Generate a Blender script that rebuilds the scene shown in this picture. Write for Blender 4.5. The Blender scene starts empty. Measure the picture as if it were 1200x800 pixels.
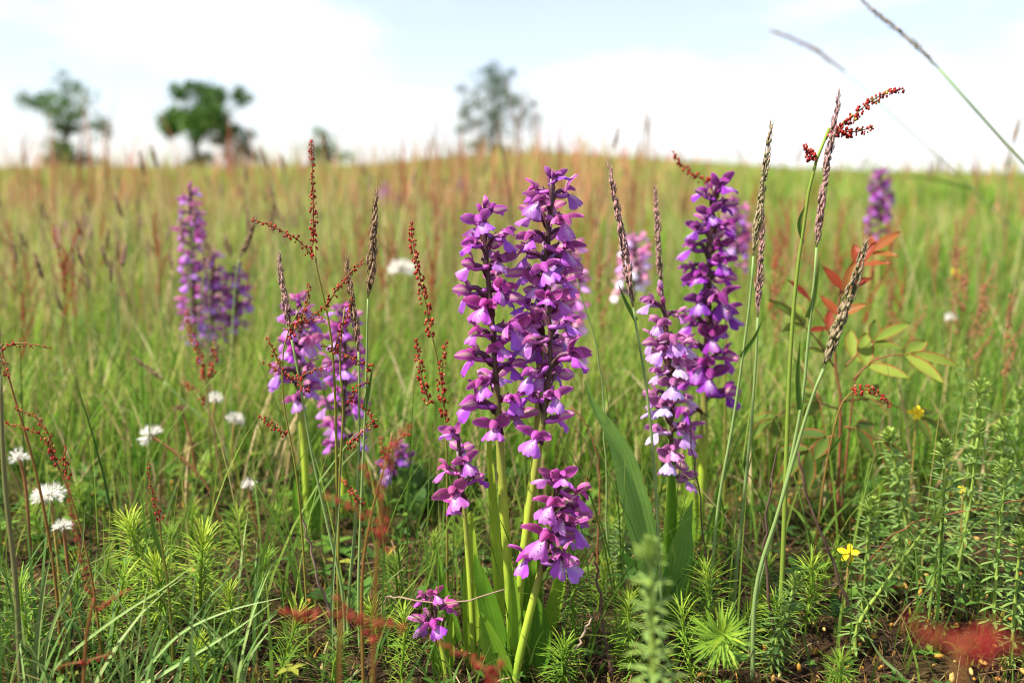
import bpy, math, random
import numpy as np
from mathutils import Vector, Matrix, Euler, noise

random.seed(7)
RNG = np.random.default_rng(7)
SC = bpy.context.scene
COL = SC.collection
R = math.radians
PI = math.pi

# ------------------------------------------------------------------ camera
CAMH = 0.30
PITCH = math.atan(185 / 1167)
cam_d = bpy.data.cameras.new('camera')
cam_d.sensor_width = 36.0
cam_d.lens = 35.0
cam_d.clip_start = 0.01
cam_d.clip_end = 3000
cam_d.dof.use_dof = True
cam_d.dof.focus_distance = 0.615
cam_d.dof.aperture_fstop = 5.4
cam_d.dof.aperture_blades = 8
cam = bpy.data.objects.new('camera', cam_d)
COL.objects.link(cam)
cam.location = (0, 0, CAMH)
cam.rotation_euler = (PI / 2 - PITCH, 0, 0)
SC.camera = cam

# ------------------------------------------------------------------ sky
SUN_EL, SUN_AZ = R(54), R(-112)          # azimuth from +Y towards +X
world = bpy.data.worlds.new('World')
SC.world = world
world.use_nodes = True
wt = world.node_tree
wt.nodes.clear()
w_out = wt.nodes.new('ShaderNodeOutputWorld')
w_bg = wt.nodes.new('ShaderNodeBackground')
w_bg.inputs['Strength'].default_value = 0.10
sky = wt.nodes.new('ShaderNodeTexSky')
sky.sky_type = 'NISHITA'
sky.sun_disc = False
sky.sun_elevation = SUN_EL
sky.sun_rotation = SUN_AZ
sky.air_density = 1.0
sky.dust_density = 0.8
sky.ozone_density = 3.0
tc = wt.nodes.new('ShaderNodeTexCoord')
mp = wt.nodes.new('ShaderNodeMapping')
mp.inputs['Scale'].default_value = (1.0, 1.0, 2.6)
mp.inputs['Location'].default_value = (0.35, 0.2, 0.1)
nz = wt.nodes.new('ShaderNodeTexNoise')
nz.inputs['Scale'].default_value = 2.6
nz.inputs['Detail'].default_value = 6
nz.inputs['Roughness'].default_value = 0.55
cr = wt.nodes.new('ShaderNodeValToRGB')
cr.color_ramp.elements[0].position = 0.46
cr.color_ramp.elements[0].color = (0.3, 0.3, 0.3, 1)
cr.color_ramp.elements[1].position = 0.64
cr.color_ramp.elements[1].color = (1, 1, 1, 1)
mixw = wt.nodes.new('ShaderNodeMix')
mixw.data_type = 'RGBA'
mixw.inputs['B'].default_value = (5.6, 5.7, 5.8, 1)
wt.links.new(tc.outputs['Generated'], mp.inputs['Vector'])
wt.links.new(mp.outputs['Vector'], nz.inputs['Vector'])
wt.links.new(nz.outputs['Fac'], cr.inputs['Fac'])
wt.links.new(cr.outputs['Color'], mixw.inputs['Factor'])
skt = wt.nodes.new('ShaderNodeMix')
skt.data_type = 'RGBA'
skt.blend_type = 'MULTIPLY'
skt.inputs['Factor'].default_value = 1.0
skt.inputs['B'].default_value = (1.04, 0.95, 1.0, 1)
wt.links.new(sky.outputs['Color'], skt.inputs['A'])
wt.links.new(skt.outputs['Result'], mixw.inputs['A'])
wt.links.new(mixw.outputs['Result'], w_bg.inputs['Color'])
wt.links.new(w_bg.outputs['Background'], w_out.inputs['Surface'])

# ------------------------------------------------------------------ sun
sun_d = bpy.data.lights.new('sun', 'SUN')
sun_d.energy = 5.0
sun_d.angle = R(2.0)
sun_d.color = (1.0, 0.93, 0.80)
sun = bpy.data.objects.new('sun', sun_d)
COL.objects.link(sun)
sdir = Vector((math.sin(SUN_AZ) * math.cos(SUN_EL), math.cos(SUN_AZ) * math.cos(SUN_EL), math.sin(SUN_EL)))
sun.rotation_euler = (-sdir).to_track_quat('-Z', 'Y').to_euler()
sun.location = (0, 0, 20)

vs = SC.view_settings
vs.view_transform = 'Standard'
vs.look = 'None'
vs.exposure = 1.18
vs.gamma = 1.0
vs.use_curve_mapping = False
cy = SC.cycles
cy.use_denoising = True
cy.max_bounces = 8
cy.diffuse_bounces = 3
cy.filter_width = 1.1
cy.glossy_bounces = 2
cy.transmission_bounces = 4
cy.transparent_max_bounces = 4
cy.sample_clamp_indirect = 8

# ------------------------------------------------------------------ pixel -> place
FPX = 1167.0
cP, sP = math.cos(PITCH), math.sin(PITCH)


def ray(px, py):
    x = (px - 600) / FPX
    y = (400 - py) / FPX
    return Vector((x, cP + y * sP, -sP + y * cP))


RIDGE_AZ = np.array([-0.9, -0.52, -0.26, -0.14, -0.06, 0.03, 0.10, 0.20, 0.30, 0.52, 0.9])
RIDGE_H = np.array([0.60, 0.70, 0.72, 0.80, 1.12, 1.30, 1.15, 0.85, 0.62, 0.42, 0.35])


def gz_np(x, y):
    x = np.asarray(x, float)
    y = np.asarray(y, float)
    az = x / np.maximum(y, 2.0)
    h = np.interp(az, RIDGE_AZ, RIDGE_H)
    t = np.clip((y - 1.2) / 38.8, 0, 1)
    soft = t * t / (t + 0.02)
    z = h * soft
    back = np.clip((y - 40) / 30, 0, None)
    z = z - 0.8 * back * back / (1 + back)
    bump = (0.006 * np.sin(x * 23 + 1.3) * np.cos(y * 19 + 0.4) + 0.004 * np.sin(x * 57 + y * 43)
            + 0.003 * np.cos(x * 91 - y * 77))
    far = 0.05 * np.sin(x * 0.9 + 0.5) * np.cos(y * 0.7) * np.clip((y - 3) / 6, 0, 1)
    return z + bump + far


def gz(x, y):
    return float(gz_np(x, y))


def P(px, py, Y):
    d = ray(px, py)
    s = Y / d.y
    return Vector((d.x * s, Y, CAMH + d.z * s))


def G(px, py):
    """where the ray through a pixel meets the ground"""
    d = ray(px, py)
    s = 0.3
    for _ in range(4000):
        p = d * s
        if CAMH + p.z <= gz(p.x, p.y):
            break
        s *= 1.004
    return Vector((p.x, p.y, gz(p.x, p.y)))


# ------------------------------------------------------------------ materials
def new_mat(name):
    m = bpy.data.materials.new(name)
    m.use_nodes = True
    nt = m.node_tree
    nt.nodes.clear()
    return m, nt


class NT:
    def __init__(s, nt):
        s.nt = nt

    def n(s, t, **kw):
        nd = s.nt.nodes.new(t)
        for k, v in kw.items():
            setattr(nd, k, v)
        return nd

    def l(s, a, b):
        s.nt.links.new(a, b)

    def attr(s):
        a = s.n('ShaderNodeAttribute')
        a.attribute_name = 'puv'
        sp = s.n('ShaderNodeSeparateXYZ')
        s.l(a.outputs['Vector'], sp.inputs[0])
        return a.outputs['Vector'], sp.outputs[0], sp.outputs[1], sp.outputs[2]

    def ramp(s, fac, stops, interp='LINEAR'):
        r = s.n('ShaderNodeValToRGB')
        e = r.color_ramp
        e.interpolation = interp
        while len(e.elements) < len(stops):
            e.elements.new(0.5)
        for el, (p, c) in zip(e.elements, stops):
            el.position = p
            el.color = (*c, 1) if len(c) == 3 else c
        s.l(fac, r.inputs['Fac'])
        return r.outputs['Color']

    def math(s, op, a, b=None, clamp=False):
        m = s.n('ShaderNodeMath', operation=op)
        m.use_clamp = clamp
        for i, v in enumerate((a, b)):
            if v is None:
                continue
            if isinstance(v, (int, float)):
                m.inputs[i].default_value = v
            else:
                s.l(v, m.inputs[i])
        return m.outputs[0]

    def mix(s, f, a, b, blend='MIX'):
        m = s.n('ShaderNodeMix', data_type='RGBA', blend_type=blend)
        for k, v in (('Factor', f), ('A', a), ('B', b)):
            if isinstance(v, (int, float)):
                m.inputs[k].default_value = v
            elif isinstance(v, tuple):
                m.inputs[k].default_value = (*v, 1) if len(v) == 3 else v
            else:
                s.l(v, m.inputs[k])
        return m.outputs['Result']

    def noise(s, scale, vec=None, detail=3, rough=0.5):
        t = s.n('ShaderNodeTexNoise')
        t.inputs['Scale'].default_value = scale
        t.inputs['Detail'].default_value = detail
        t.inputs['Roughness'].default_value = rough
        if vec is not None:
            s.l(vec, t.inputs['Vector'])
        return t.outputs['Fac']

    def objcoord(s):
        return s.n('ShaderNodeTexCoord').outputs['Object']

    def out(s, col, rough=0.5, trans=0.0, spec=0.35, bump=None, tcol=None, sheen=0.0):
        b = s.n('ShaderNodeBsdfPrincipled')
        s.l(col, b.inputs['Base Color'])
        b.inputs['Roughness'].default_value = rough
        b.inputs['Specular IOR Level'].default_value = spec
        if sheen:
            b.inputs['Sheen Weight'].default_value = sheen
        if bump is not None:
            bn = s.n('ShaderNodeBump')
            bn.inputs['Strength'].default_value = bump[1]
            bn.inputs['Distance'].default_value = bump[2]
            s.l(bump[0], bn.inputs['Height'])
            s.l(bn.outputs[0], b.inputs['Normal'])
        o = s.n('ShaderNodeOutputMaterial')
        if trans > 0:
            t = s.n('ShaderNodeBsdfTranslucent')
            s.l(tcol if tcol is not None else col, t.inputs['Color'])
            mx = s.n('ShaderNodeMixShader')
            mx.inputs[0].default_value = trans
            s.l(b.outputs[0], mx.inputs[1])
            s.l(t.outputs[0], mx.inputs[2])
            s.l(mx.outputs[0], o.inputs['Surface'])
        else:
            s.l(b.outputs[0], o.inputs['Surface'])


M = {}


def leafy(name, stops, trans=0.35, rough=0.5, spec=0.15, vein=0.0, tip=None, nscale=60, edge=None):
    """a leaf whose colour varies by blade (puv.z), along it (puv.y) and in fine mottling"""
    m, nt = new_mat(name)
    s = NT(nt)
    vec, u, v, z = s.attr()
    nf = s.noise(nscale, s.objcoord(), 3)
    f = s.math('ADD', z, s.math('MULTIPLY', s.math('SUBTRACT', nf, 0.5), 0.35), True)
    col = s.ramp(f, stops)
    if vein:
        w = s.math('SINE', s.math('MULTIPLY', u, 22.0))
        w = s.math('MULTIPLY', s.math('ADD', w, 1.0), vein * 0.5)
        col = s.mix(w, col, (0.02, 0.05, 0.008))
    if edge:
        ef = s.math('MULTIPLY', s.math('SUBTRACT', s.math('ABSOLUTE', u), 0.72, True), 3.5, True)
        col = s.mix(ef, col, edge)
    if tip:
        tf = s.math('MULTIPLY', s.math('SUBTRACT', v, tip[1]), 1.0 / max(1e-3, 1 - tip[1]), True)
        col = s.mix(tf, col, tip[0])
    s.out(col, rough, trans, spec)
    M[name] = m


leafy('grass', [(0.0, (0.035, 0.085, 0.012)), (0.35, (0.085, 0.17, 0.022)), (0.7, (0.17, 0.26, 0.035)),
                (0.9, (0.30, 0.31, 0.07)), (1.0, (0.46, 0.36, 0.16))], 0.45, tip=((0.22, 0.24, 0.05), 0.75))
leafy('meadow_green', [(0.0, (0.07, 0.19, 0.022)), (0.4, (0.16, 0.32, 0.03)), (0.7, (0.27, 0.38, 0.05)),
                       (1.0, (0.46, 0.37, 0.15))], 0.5, tip=((0.34, 0.33, 0.10), 0.7))
leafy('blue_grass', [(0.0, (0.055, 0.12, 0.025)), (0.6, (0.13, 0.24, 0.05)), (1.0, (0.28, 0.36, 0.12))], 0.35)
leafy('ochre', [(0.0, (0.22, 0.09, 0.02)), (0.6, (0.45, 0.24, 0.04)), (1.0, (0.55, 0.40, 0.14))], 0.15)
leafy('straw', [(0.0, (0.20, 0.12, 0.05)), (0.5, (0.36, 0.26, 0.12)), (1.0, (0.50, 0.42, 0.24))], 0.2)
leafy('litter', [(0.0, (0.03, 0.015, 0.008)), (0.55, (0.085, 0.042, 0.018)), (0.85, (0.20, 0.12, 0.055)),
                 (1.0, (0.38, 0.29, 0.15))], 0.05, rough=0.8, spec=0.2)
leafy('herb', [(0.0, (0.03, 0.075, 0.014)), (0.5, (0.075, 0.17, 0.022)), (0.85, (0.16, 0.27, 0.03)),
               (1.0, (0.28, 0.30, 0.04))], 0.35, vein=0.15)
leafy('moss', [(0.0, (0.06, 0.035, 0.012)), (0.4, (0.13, 0.085, 0.018)), (0.7, (0.16, 0.17, 0.02)),
               (0.92, (0.36, 0.22, 0.04)), (1.0, (0.50, 0.27, 0.05))], 0.2, rough=0.7)
leafy('orchid_leaf', [(0.0, (0.075, 0.19, 0.016)), (0.5, (0.15, 0.31, 0.025)), (1.0, (0.32, 0.44, 0.04))], 0.35,
      rough=0.38, vein=0.22, nscale=90)
leafy('hairy_leaf', [(0.0, (0.05, 0.15, 0.02)), (0.6, (0.11, 0.27, 0.03)), (1.0, (0.20, 0.36, 0.07))], 0.35,
      rough=0.55, vein=0.18)
leafy('spurge', [(0.0, (0.085, 0.175, 0.025)), (0.5, (0.18, 0.32, 0.03)), (1.0, (0.36, 0.46, 0.045))], 0.35, rough=0.5)
leafy('bedstraw', [(0.0, (0.10, 0.175, 0.05)), (0.5, (0.19, 0.30, 0.075)), (1.0, (0.32, 0.43, 0.08))], 0.3, rough=0.55)
leafy('rose_green', [(0.0, (0.06, 0.11, 0.02)), (0.5, (0.14, 0.21, 0.03)), (1.0, (0.26, 0.32, 0.05))], 0.4, rough=0.6, spec=0.1, edge=(0.30, 0.05, 0.03))
leafy('rose_red', [(0.0, (0.17, 0.022, 0.015)), (0.5, (0.27, 0.05, 0.02)), (1.0, (0.28, 0.12, 0.03))], 0.4, rough=0.4)
leafy('sorrel_stem', [(0.0, (0.17, 0.055, 0.02)), (0.5, (0.17, 0.16, 0.03)), (1.0, (0.17, 0.25, 0.035))], 0.0, rough=0.45)
leafy('sorrel_seed', [(0.0, (0.16, 0.010, 0.012)), (0.45, (0.36, 0.026, 0.022)), (0.8, (0.46, 0.07, 0.035)),
                      (0.93, (0.50, 0.22, 0.13)), (1.0, (0.32, 0.28, 0.05))], 0.15, rough=0.5, nscale=300)
leafy('sorrel_crimson', [(0.0, (0.17, 0.008, 0.010)), (0.5, (0.33, 0.020, 0.020)), (1.0, (0.45, 0.08, 0.06))], 0.2, rough=0.5)
leafy('sorrel_pale', [(0.0, (0.30, 0.06, 0.04)), (0.5, (0.44, 0.17, 0.09)), (1.0, (0.48, 0.29, 0.16))], 0.2, rough=0.6)
leafy('grass_stem', [(0.0, (0.14, 0.10, 0.05)), (0.5, (0.15, 0.20, 0.06)), (1.0, (0.20, 0.30, 0.10))], 0.0, rough=0.4)
leafy('pappus', [(0.0, (0.70, 0.66, 0.58)), (1.0, (0.85, 0.84, 0.80))], 0.35, rough=0.8)
leafy('red_stalk', [(0.0, (0.20, 0.06, 0.035)), (1.0, (0.26, 0.20, 0.05))], 0.0, rough=0.5)
leafy('brown_head', [(0.0, (0.06, 0.03, 0.018)), (1.0, (0.28, 0.18, 0.10))], 0.0, rough=0.8)
leafy('yellow_petal', [(0.0, (0.80, 0.55, 0.01)), (1.0, (0.85, 0.68, 0.03))], 0.3, rough=0.5)
leafy('twig', [(0.0, (0.05, 0.03, 0.02)), (0.6, (0.12, 0.075, 0.055)), (1.0, (0.28, 0.2, 0.14))], 0.0, rough=0.8)
leafy('bark', [(0.0, (0.05, 0.04, 0.032)), (1.0, (0.13, 0.11, 0.09))], 0.0, rough=0.9, nscale=8)
leafy('tree_leaf', [(0.0, (0.025, 0.07, 0.012)), (0.6, (0.06, 0.14, 0.02)), (1.0, (0.13, 0.24, 0.03))], 0.3, rough=0.5, nscale=2)
leafy('tree_leaf_pale', [(0.0, (0.045, 0.085, 0.045)), (1.0, (0.11, 0.17, 0.075))], 0.3, rough=0.5, nscale=2)


def seed_head_mat(name, c_base, c_mid, c_edge):
    m, nt = new_mat(name)
    s = NT(nt)
    vec, u, v, z = s.attr()
    nf = s.noise(400, s.objcoord(), 2)
    au = s.math('ABSOLUTE', u)
    col = s.mix(s.math('MULTIPLY', v, 1.25, True), c_base, c_mid)
    col = s.mix(s.math('MULTIPLY', s.math('SUBTRACT', au, 0.6), 2.0, True), col, c_edge)
    col = s.mix(s.math('MULTIPLY', nf, 0.28), col, (0.12, 0.08, 0.06))
    s.out(col, 0.5, 0.15)
    M[name] = m


seed_head_mat('head_purple', (0.28, 0.24, 0.10), (0.36, 0.17, 0.18), (0.68, 0.55, 0.48))
seed_head_mat('head_dark', (0.24, 0.20, 0.07), (0.21, 0.115, 0.065), (0.46, 0.33, 0.22))
seed_head_mat('head_green', (0.22, 0.32, 0.07), (0.30, 0.20, 0.13), (0.58, 0.52, 0.34))
seed_head_mat('head_tan', (0.34, 0.27, 0.12), (0.32, 0.20, 0.12), (0.50, 0.38, 0.25))


def orchid_mats():
    # lip: purple, paler spotted centre
    m, nt = new_mat('lip')
    s = NT(nt)
    vec, u, v, z = s.attr()
    oi = s.n('ShaderNodeObjectInfo')
    au = s.math('ABSOLUTE', u)
    base = s.ramp(v, [(0.0, (0.48, 0.15, 0.62)), (0.45, (0.42, 0.11, 0.66)), (1.0, (0.46, 0.11, 0.62))])
    nf = s.noise(420, s.objcoord(), 4)
    base = s.mix(s.math('MULTIPLY', nf, 0.5), base, (0.24, 0.035, 0.42))
    base = s.mix(1.0, base, oi.outputs['Color'], 'MULTIPLY')
    pale = s.math('MULTIPLY', s.math('SUBTRACT', 0.55, s.math('MULTIPLY', au, 1.25), True),
                  s.math('SUBTRACT', 1.05, v, True))
    pale = s.math('MULTIPLY', pale, 2.6, True)
    col = s.mix(pale, base, (0.74, 0.58, 0.80))
    mpn = s.n('ShaderNodeMapping')
    mpn.inputs['Scale'].default_value = (4.2, 6.5, 0.0)
    s.l(vec, mpn.inputs['Vector'])
    vo = s.n('ShaderNodeTexVoronoi')
    vo.inputs['Scale'].default_value = 1.0
    s.l(mpn.outputs['Vector'], vo.inputs['Vector'])
    dot = s.math('LESS_THAN', vo.outputs['Distance'], 0.36)
    dot = s.math('MULTIPLY', dot, s.math('MULTIPLY', s.math('SUBTRACT', 0.62, au, True), 4.0, True))
    dot = s.math('MULTIPLY', dot, s.math('MULTIPLY', s.math('SUBTRACT', 0.78, v, True), 6.0, True))
    col = s.mix(s.math('MULTIPLY', dot, 0.85), col, (0.17, 0.01, 0.26))
    s.out(col, 0.65, 0.4, 0.15, bump=(nf, 0.45, 0.0008))
    M['lip'] = m
    # sepals and hood: magenta with greenish bronze middle and dark veins
    for nm, green in (('sepal', 0.62), ('hood', 0.22)):
        m, nt = new_mat(nm)
        s = NT(nt)
        vec, u, v, z = s.attr()
        oi = s.n('ShaderNodeObjectInfo')
        au = s.math('ABSOLUTE', u)
        mag = s.ramp(v, [(0.0, (0.42, 0.06, 0.34)), (0.5, (0.47, 0.06, 0.42)), (1.0, (0.55, 0.11, 0.50))])
        nf = s.noise(300, s.objcoord(), 3)
        mag = s.mix(s.math('MULTIPLY', nf, 0.5), mag, (0.20, 0.012, 0.22))
        mag = s.mix(1.0, mag, oi.outputs['Color'], 'MULTIPLY')
        gm = s.math('MULTIPLY', s.math('SUBTRACT', 0.7, au, True), green * 1.5, True)
        st = s.math('SINE', s.math('MULTIPLY', u, 15.0))
        st = s.math('MULTIPLY', s.math('SUBTRACT', st, 0.2, True), 1.0, True)
        outer = s.mix(s.math('MULTIPLY', gm, 0.5), mag, (0.30, 0.22, 0.10))
        outer = s.mix(s.math('MULTIPLY', st, 0.3), outer, (0.16, 0.012, 0.14))
        inner = s.mix(s.math('MULTIPLY', gm, 1.3, True), mag, (0.66, 0.46, 0.40))
        inner = s.mix(s.math('MULTIPLY', st, 0.75), inner, (0.30, 0.03, 0.22))
        rim = s.math('MULTIPLY', s.math('SUBTRACT', au, 0.72, True), 2.6, True)
        outer = s.mix(s.math('MULTIPLY', rim, 0.6), outer, (0.72, 0.34, 0.62))
        inner = s.mix(s.math('MULTIPLY', rim, 0.6), inner, (0.70, 0.26, 0.60))
        geo = s.n('ShaderNodeNewGeometry')
        col = s.mix(geo.outputs['Backfacing'], outer, inner) if nm == 'sepal' else outer
        s.out(col, 0.7, 0.45, 0.12, bump=(nf, 0.35, 0.0006))
        M[nm] = m
    # ovary + spur
    m, nt = new_mat('ovary')
    s = NT(nt)
    vec, u, v, z = s.attr()
    oi = s.n('ShaderNodeObjectInfo')
    sp = s.mix(1.0, (0.36, 0.07, 0.40), oi.outputs['Color'], 'MULTIPLY')
    col = s.ramp(v, [(0.0, (0.075, 0.05, 0.022)), (0.4, (0.07, 0.022, 0.035)), (1.0, (0.15, 0.03, 0.12))])
    col = s.mix(s.math('GREATER_THAN', z, 0.5), col, sp)
    s.out(col, 0.45, 0.1)
    M['ovary'] = m
    m, nt = new_mat('orchid_stem')
    s = NT(nt)
    vec, u, v, z = s.attr()
    nf = s.noise(160, s.objcoord(), 3)
    f = s.math('ADD', v, s.math('MULTIPLY', s.math('SUBTRACT', nf, 0.5), 0.12), True)
    col = s.ramp(f, [(0.0, (0.18, 0.31, 0.025)), (0.33, (0.33, 0.42, 0.04)), (0.5, (0.20, 0.21, 0.04)),
                     (0.62, (0.075, 0.05, 0.025)), (1.0, (0.06, 0.014, 0.035))])
    s.out(col, 0.4, 0.0, 0.4)
    M['orchid_stem'] = m


orchid_mats()


def ground_mat():
    m, nt = new_mat('ground')
    s = NT(nt)
    vec, u, v, z = s.attr()
    oc = s.objcoord()
    n1 = s.noise(28, oc, 8, 0.65)
    n2 = s.noise(260, oc, 4, 0.6)
    soil = s.ramp(s.math('ADD', s.math('MULTIPLY', n1, 0.65), s.math('MULTIPLY', n2, 0.35)),
                  [(0.25, (0.010, 0.006, 0.004)), (0.48, (0.030, 0.018, 0.010)), (0.6, (0.055, 0.040, 0.013)),
                   (0.75, (0.09, 0.062, 0.024))])
    n3 = s.noise(0.35, oc, 5, 0.6)
    sward = s.ramp(n3, [(0.3, (0.07, 0.13, 0.015)), (0.5, (0.13, 0.17, 0.028)), (0.6, (0.19, 0.16, 0.045)),
                        (0.75, (0.20, 0.22, 0.045))])
    n4 = s.noise(4.5, oc, 6, 0.65)
    patch = s.ramp(n4, [(0.34, (0.035, 0.06, 0.012)), (0.47, (0.11, 0.17, 0.022)), (0.56, (0.20, 0.20, 0.035)), (0.68, (0.34, 0.22, 0.06))])
    sward = s.mix(0.6, sward, patch)
    col = s.mix(v, soil, sward)
    s.out(col, 0.95, 0.0, 0.1, bump=(n2, 0.9, 0.004))
    M['ground'] = m


ground_mat()


# ------------------------------------------------------------------ mesh building
class MB:
    def __init__(s):
        s.v, s.f, s.a, s.mi = [], [], [], []
        s.mat = 0

    def add(s, verts, faces, puv):
        b = len(s.v)
        s.v.extend(verts)
        s.a.extend(puv)
        s.f.extend([tuple(i + b for i in f) for f in faces])
        s.mi.extend([s.mat] * len(faces))

    def tube(s, pts, rad, n=6, z=0.5, cap=True, v0=0.0, v1=1.0):
        pts = [Vector(p) for p in pts]
        k = len(pts)
        if not hasattr(rad, '__len__'):
            rad = [rad] * k
        vs_, pu = [], []
        T0 = (pts[1] - pts[0]).normalized()
        ref = Vector((0, 0, 1)) if abs(T0.z) < 0.8 else Vector((1, 0, 0))
        N = T0.cross(ref).normalized()
        for i, p in enumerate(pts):
            T = (pts[min(i + 1, k - 1)] - pts[max(i - 1, 0)])
            T = T.normalized() if T.length > 1e-9 else T0
            N = (N - T * N.dot(T))
            N = N.normalized() if N.length > 1e-9 else T.orthogonal().normalized()
            B = T.cross(N)
            for j in range(n):
                a = 2 * PI * j / n
                vs_.append(p + (N * math.cos(a) + B * math.sin(a)) * rad[i])
                pu.append((math.cos(a), v0 + (v1 - v0) * i / (k - 1), z))
        fs = []
        for i in range(k - 1):
            for j in range(n):
                j2 = (j + 1) % n
                fs.append((i * n + j, i * n + j2, (i + 1) * n + j2, (i + 1) * n + j))
        if cap:
            fs.append(tuple(range(n - 1, -1, -1)))
            fs.append(tuple((k - 1) * n + j for j in range(n)))
        s.add(vs_, fs, pu)

    def surf(s, fn, nu, nv, z=0.5):
        vs_, pu = [], []
        for j in range(nv + 1):
            v = j / nv
            for i in range(nu + 1):
                u = -1 + 2 * i / nu
                vs_.append(Vector(fn(u, v)))
                pu.append((u, v, z))
        w = nu + 1
        fs = [(j * w + i, j * w + i + 1, (j + 1) * w + i + 1, (j + 1) * w + i) for j in range(nv) for i in range(nu)]
        s.add(vs_, fs, pu)

    def ribbon(s, pts, wid, nrm, z=0.5, nu=2, fold=0.0, wave=0.0):
        """leaf along pts; nrm faces the upper side; fold lifts the edges"""
        pts = [Vector(p) for p in pts]
        k = len(pts)
        vs_, pu = [], []
        ph = random.random() * 6
        for i, p in enumerate(pts):
            T = (pts[min(i + 1, k - 1)] - pts[max(i - 1, 0)]).normalized()
            S = T.cross(nrm)
            S = S.normalized() if S.length > 1e-6 else T.orthogonal().normalized()
            Nn = S.cross(T)
            v = i / (k - 1)
            for j in range(nu + 1):
                u = -1 + 2 * j / nu
                w = wid[i]
                o = Nn * (fold * w * abs(u) ** 1.5 + wave * w * math.sin(v * 9 + ph + u) * u)
                vs_.append(p + S * (w * u * (1 - 0.25 * fold * abs(u))) + o)
                pu.append((u, v, z))
        w_ = nu + 1
        fs = [(j * w_ + i, j * w_ + i + 1, (j + 1) * w_ + i + 1, (j + 1) * w_ + i) for j in range(k - 1) for i in range(nu)]
        s.add(vs_, fs, pu)

    def blob(s, c, r, z=0.5, stretch=None, rot=None):
        """12-vertex seed"""
        t = (1 + 5 ** .5) / 2
        raw = [(-1, t, 0), (1, t, 0), (-1, -t, 0), (1, -t, 0), (0, -1, t), (0, 1, t), (0, -1, -t), (0, 1, -t),
               (t, 0, -1), (t, 0, 1), (-t, 0, -1), (-t, 0, 1)]
        fs = [(0, 11, 5), (0, 5, 1), (0, 1, 7), (0, 7, 10), (0, 10, 11), (1, 5, 9), (5, 11, 4), (11, 10, 2), (10, 7, 6),
              (7, 1, 8), (3, 9, 4), (3, 4, 2), (3, 2, 6), (3, 6, 8), (3, 8, 9), (4, 9, 5), (2, 4, 11), (6, 2, 10), (8, 6, 7), (9, 8, 1)]
        c = Vector(c)
        out = []
        for q in raw:
            q = Vector(q).normalized() * r * random.uniform(0.85, 1.15)
            if stretch:
                q = Vector((q.x * stretch[0], q.y * stretch[1], q.z * stretch[2]))
            if rot:
                q = rot @ q
            out.append(c + q)
        s.add(out, fs, [(0, 0.5, z)] * 12)

    def mesh(s, name, mats, off=None):
        me = bpy.data.meshes.new(name)
        vv = s.v if off is None else [v - off for v in s.v]
        me.from_pydata([tuple(v) for v in vv], [], s.f)
        at = me.attributes.new('puv', 'FLOAT_VECTOR', 'POINT')
        at.data.foreach_set('vector', np.array(s.a, dtype=np.float32).ravel())
        if isinstance(mats, str):
            mats = [mats]
        for m in mats:
            me.materials.append(M[m])
        me.polygons.foreach_set('use_smooth', [True] * len(me.polygons))
        if len(mats) > 1:
            me.polygons.foreach_set('material_index', s.mi)
        me.update()
        return me

    def build(s, name, mats, parent=None):
        off = base_of(parent) if parent else None
        me = s.mesh(name, mats, off)
        return link(name, me, parent)


BASES = {}


def base_of(o):
    return BASES.get(o.name, Vector((0, 0, 0)))


def link(name, data, parent=None):
    o = bpy.data.objects.new(name, data)
    COL.objects.link(o)
    if parent:
        o.parent = parent
    return o


def thing(name, label, cat, base, group=None):
    o = bpy.data.objects.new(name, None)
    o.empty_display_size = 0.01
    COL.objects.link(o)
    o.location = base
    BASES[o.name] = Vector(base)
    tag(o, label, cat, group)
    return o


def tag(o, label, cat, group=None, kind=None):
    o['label'] = label
    o['category'] = cat
    if group:
        o['group'] = group
    if kind:
        o['kind'] = kind
    return o


def copy_thing(root, loc, rz=0.0, sc=1.0, label=None):
    r = root.copy()
    COL.objects.link(r)
    r.location = loc
    r.rotation_euler = (0, 0, rz)
    r.scale = (sc, sc, sc)
    if label:
        r['label'] = label
    for ch in root.children:
        c = ch.copy()
        COL.objects.link(c)
        c.parent = r
        for g in ch.children:
            d = g.copy()
            COL.objects.link(d)
            d.parent = c
    return r


def spline(pts, n):
    """Catmull-Rom through pts, n samples"""
    pts = [Vector(p) for p in pts]
    if len(pts) == 2:
        return [pts[0].lerp(pts[1], i / (n - 1)) for i in range(n)]
    ext = [pts[0] * 2 - pts[1]] + pts + [pts[-1] * 2 - pts[-2]]
    d = [0]
    for a, b in zip(pts, pts[1:]):
        d.append(d[-1] + (b - a).length)
    out = []
    for i in range(n):
        t = d[-1] * i / (n - 1)
        k = 0
        while k < len(pts) - 2 and t > d[k + 1]:
            k += 1
        f = (t - d[k]) / max(1e-9, d[k + 1] - d[k])
        p0, p1, p2, p3 = ext[k:k + 4]
        out.append(0.5 * ((2 * p1) + (p2 - p0) * f + (2 * p0 - 5 * p1 + 4 * p2 - p3) * f * f + (3 * p1 - p0 - 3 * p2 + p3) * f ** 3))
    return out


def pxpath(pts, Y, to_ground=True):
    """pixel path from the top of a stem downwards -> world points from the ground up"""
    out = []
    for p in pts:
        out.append(P(p[0], p[1], p[2] if len(p) > 2 else Y))
    if to_ground:
        b = out[-1]
        g = gz(b.x, b.y)
        if b.z > g + 0.004:
            out.append(Vector((b.x, b.y, g - 0.004)))
        else:
            out[-1] = Vector((b.x, b.y, g - 0.004))
    return out[::-1]


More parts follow.
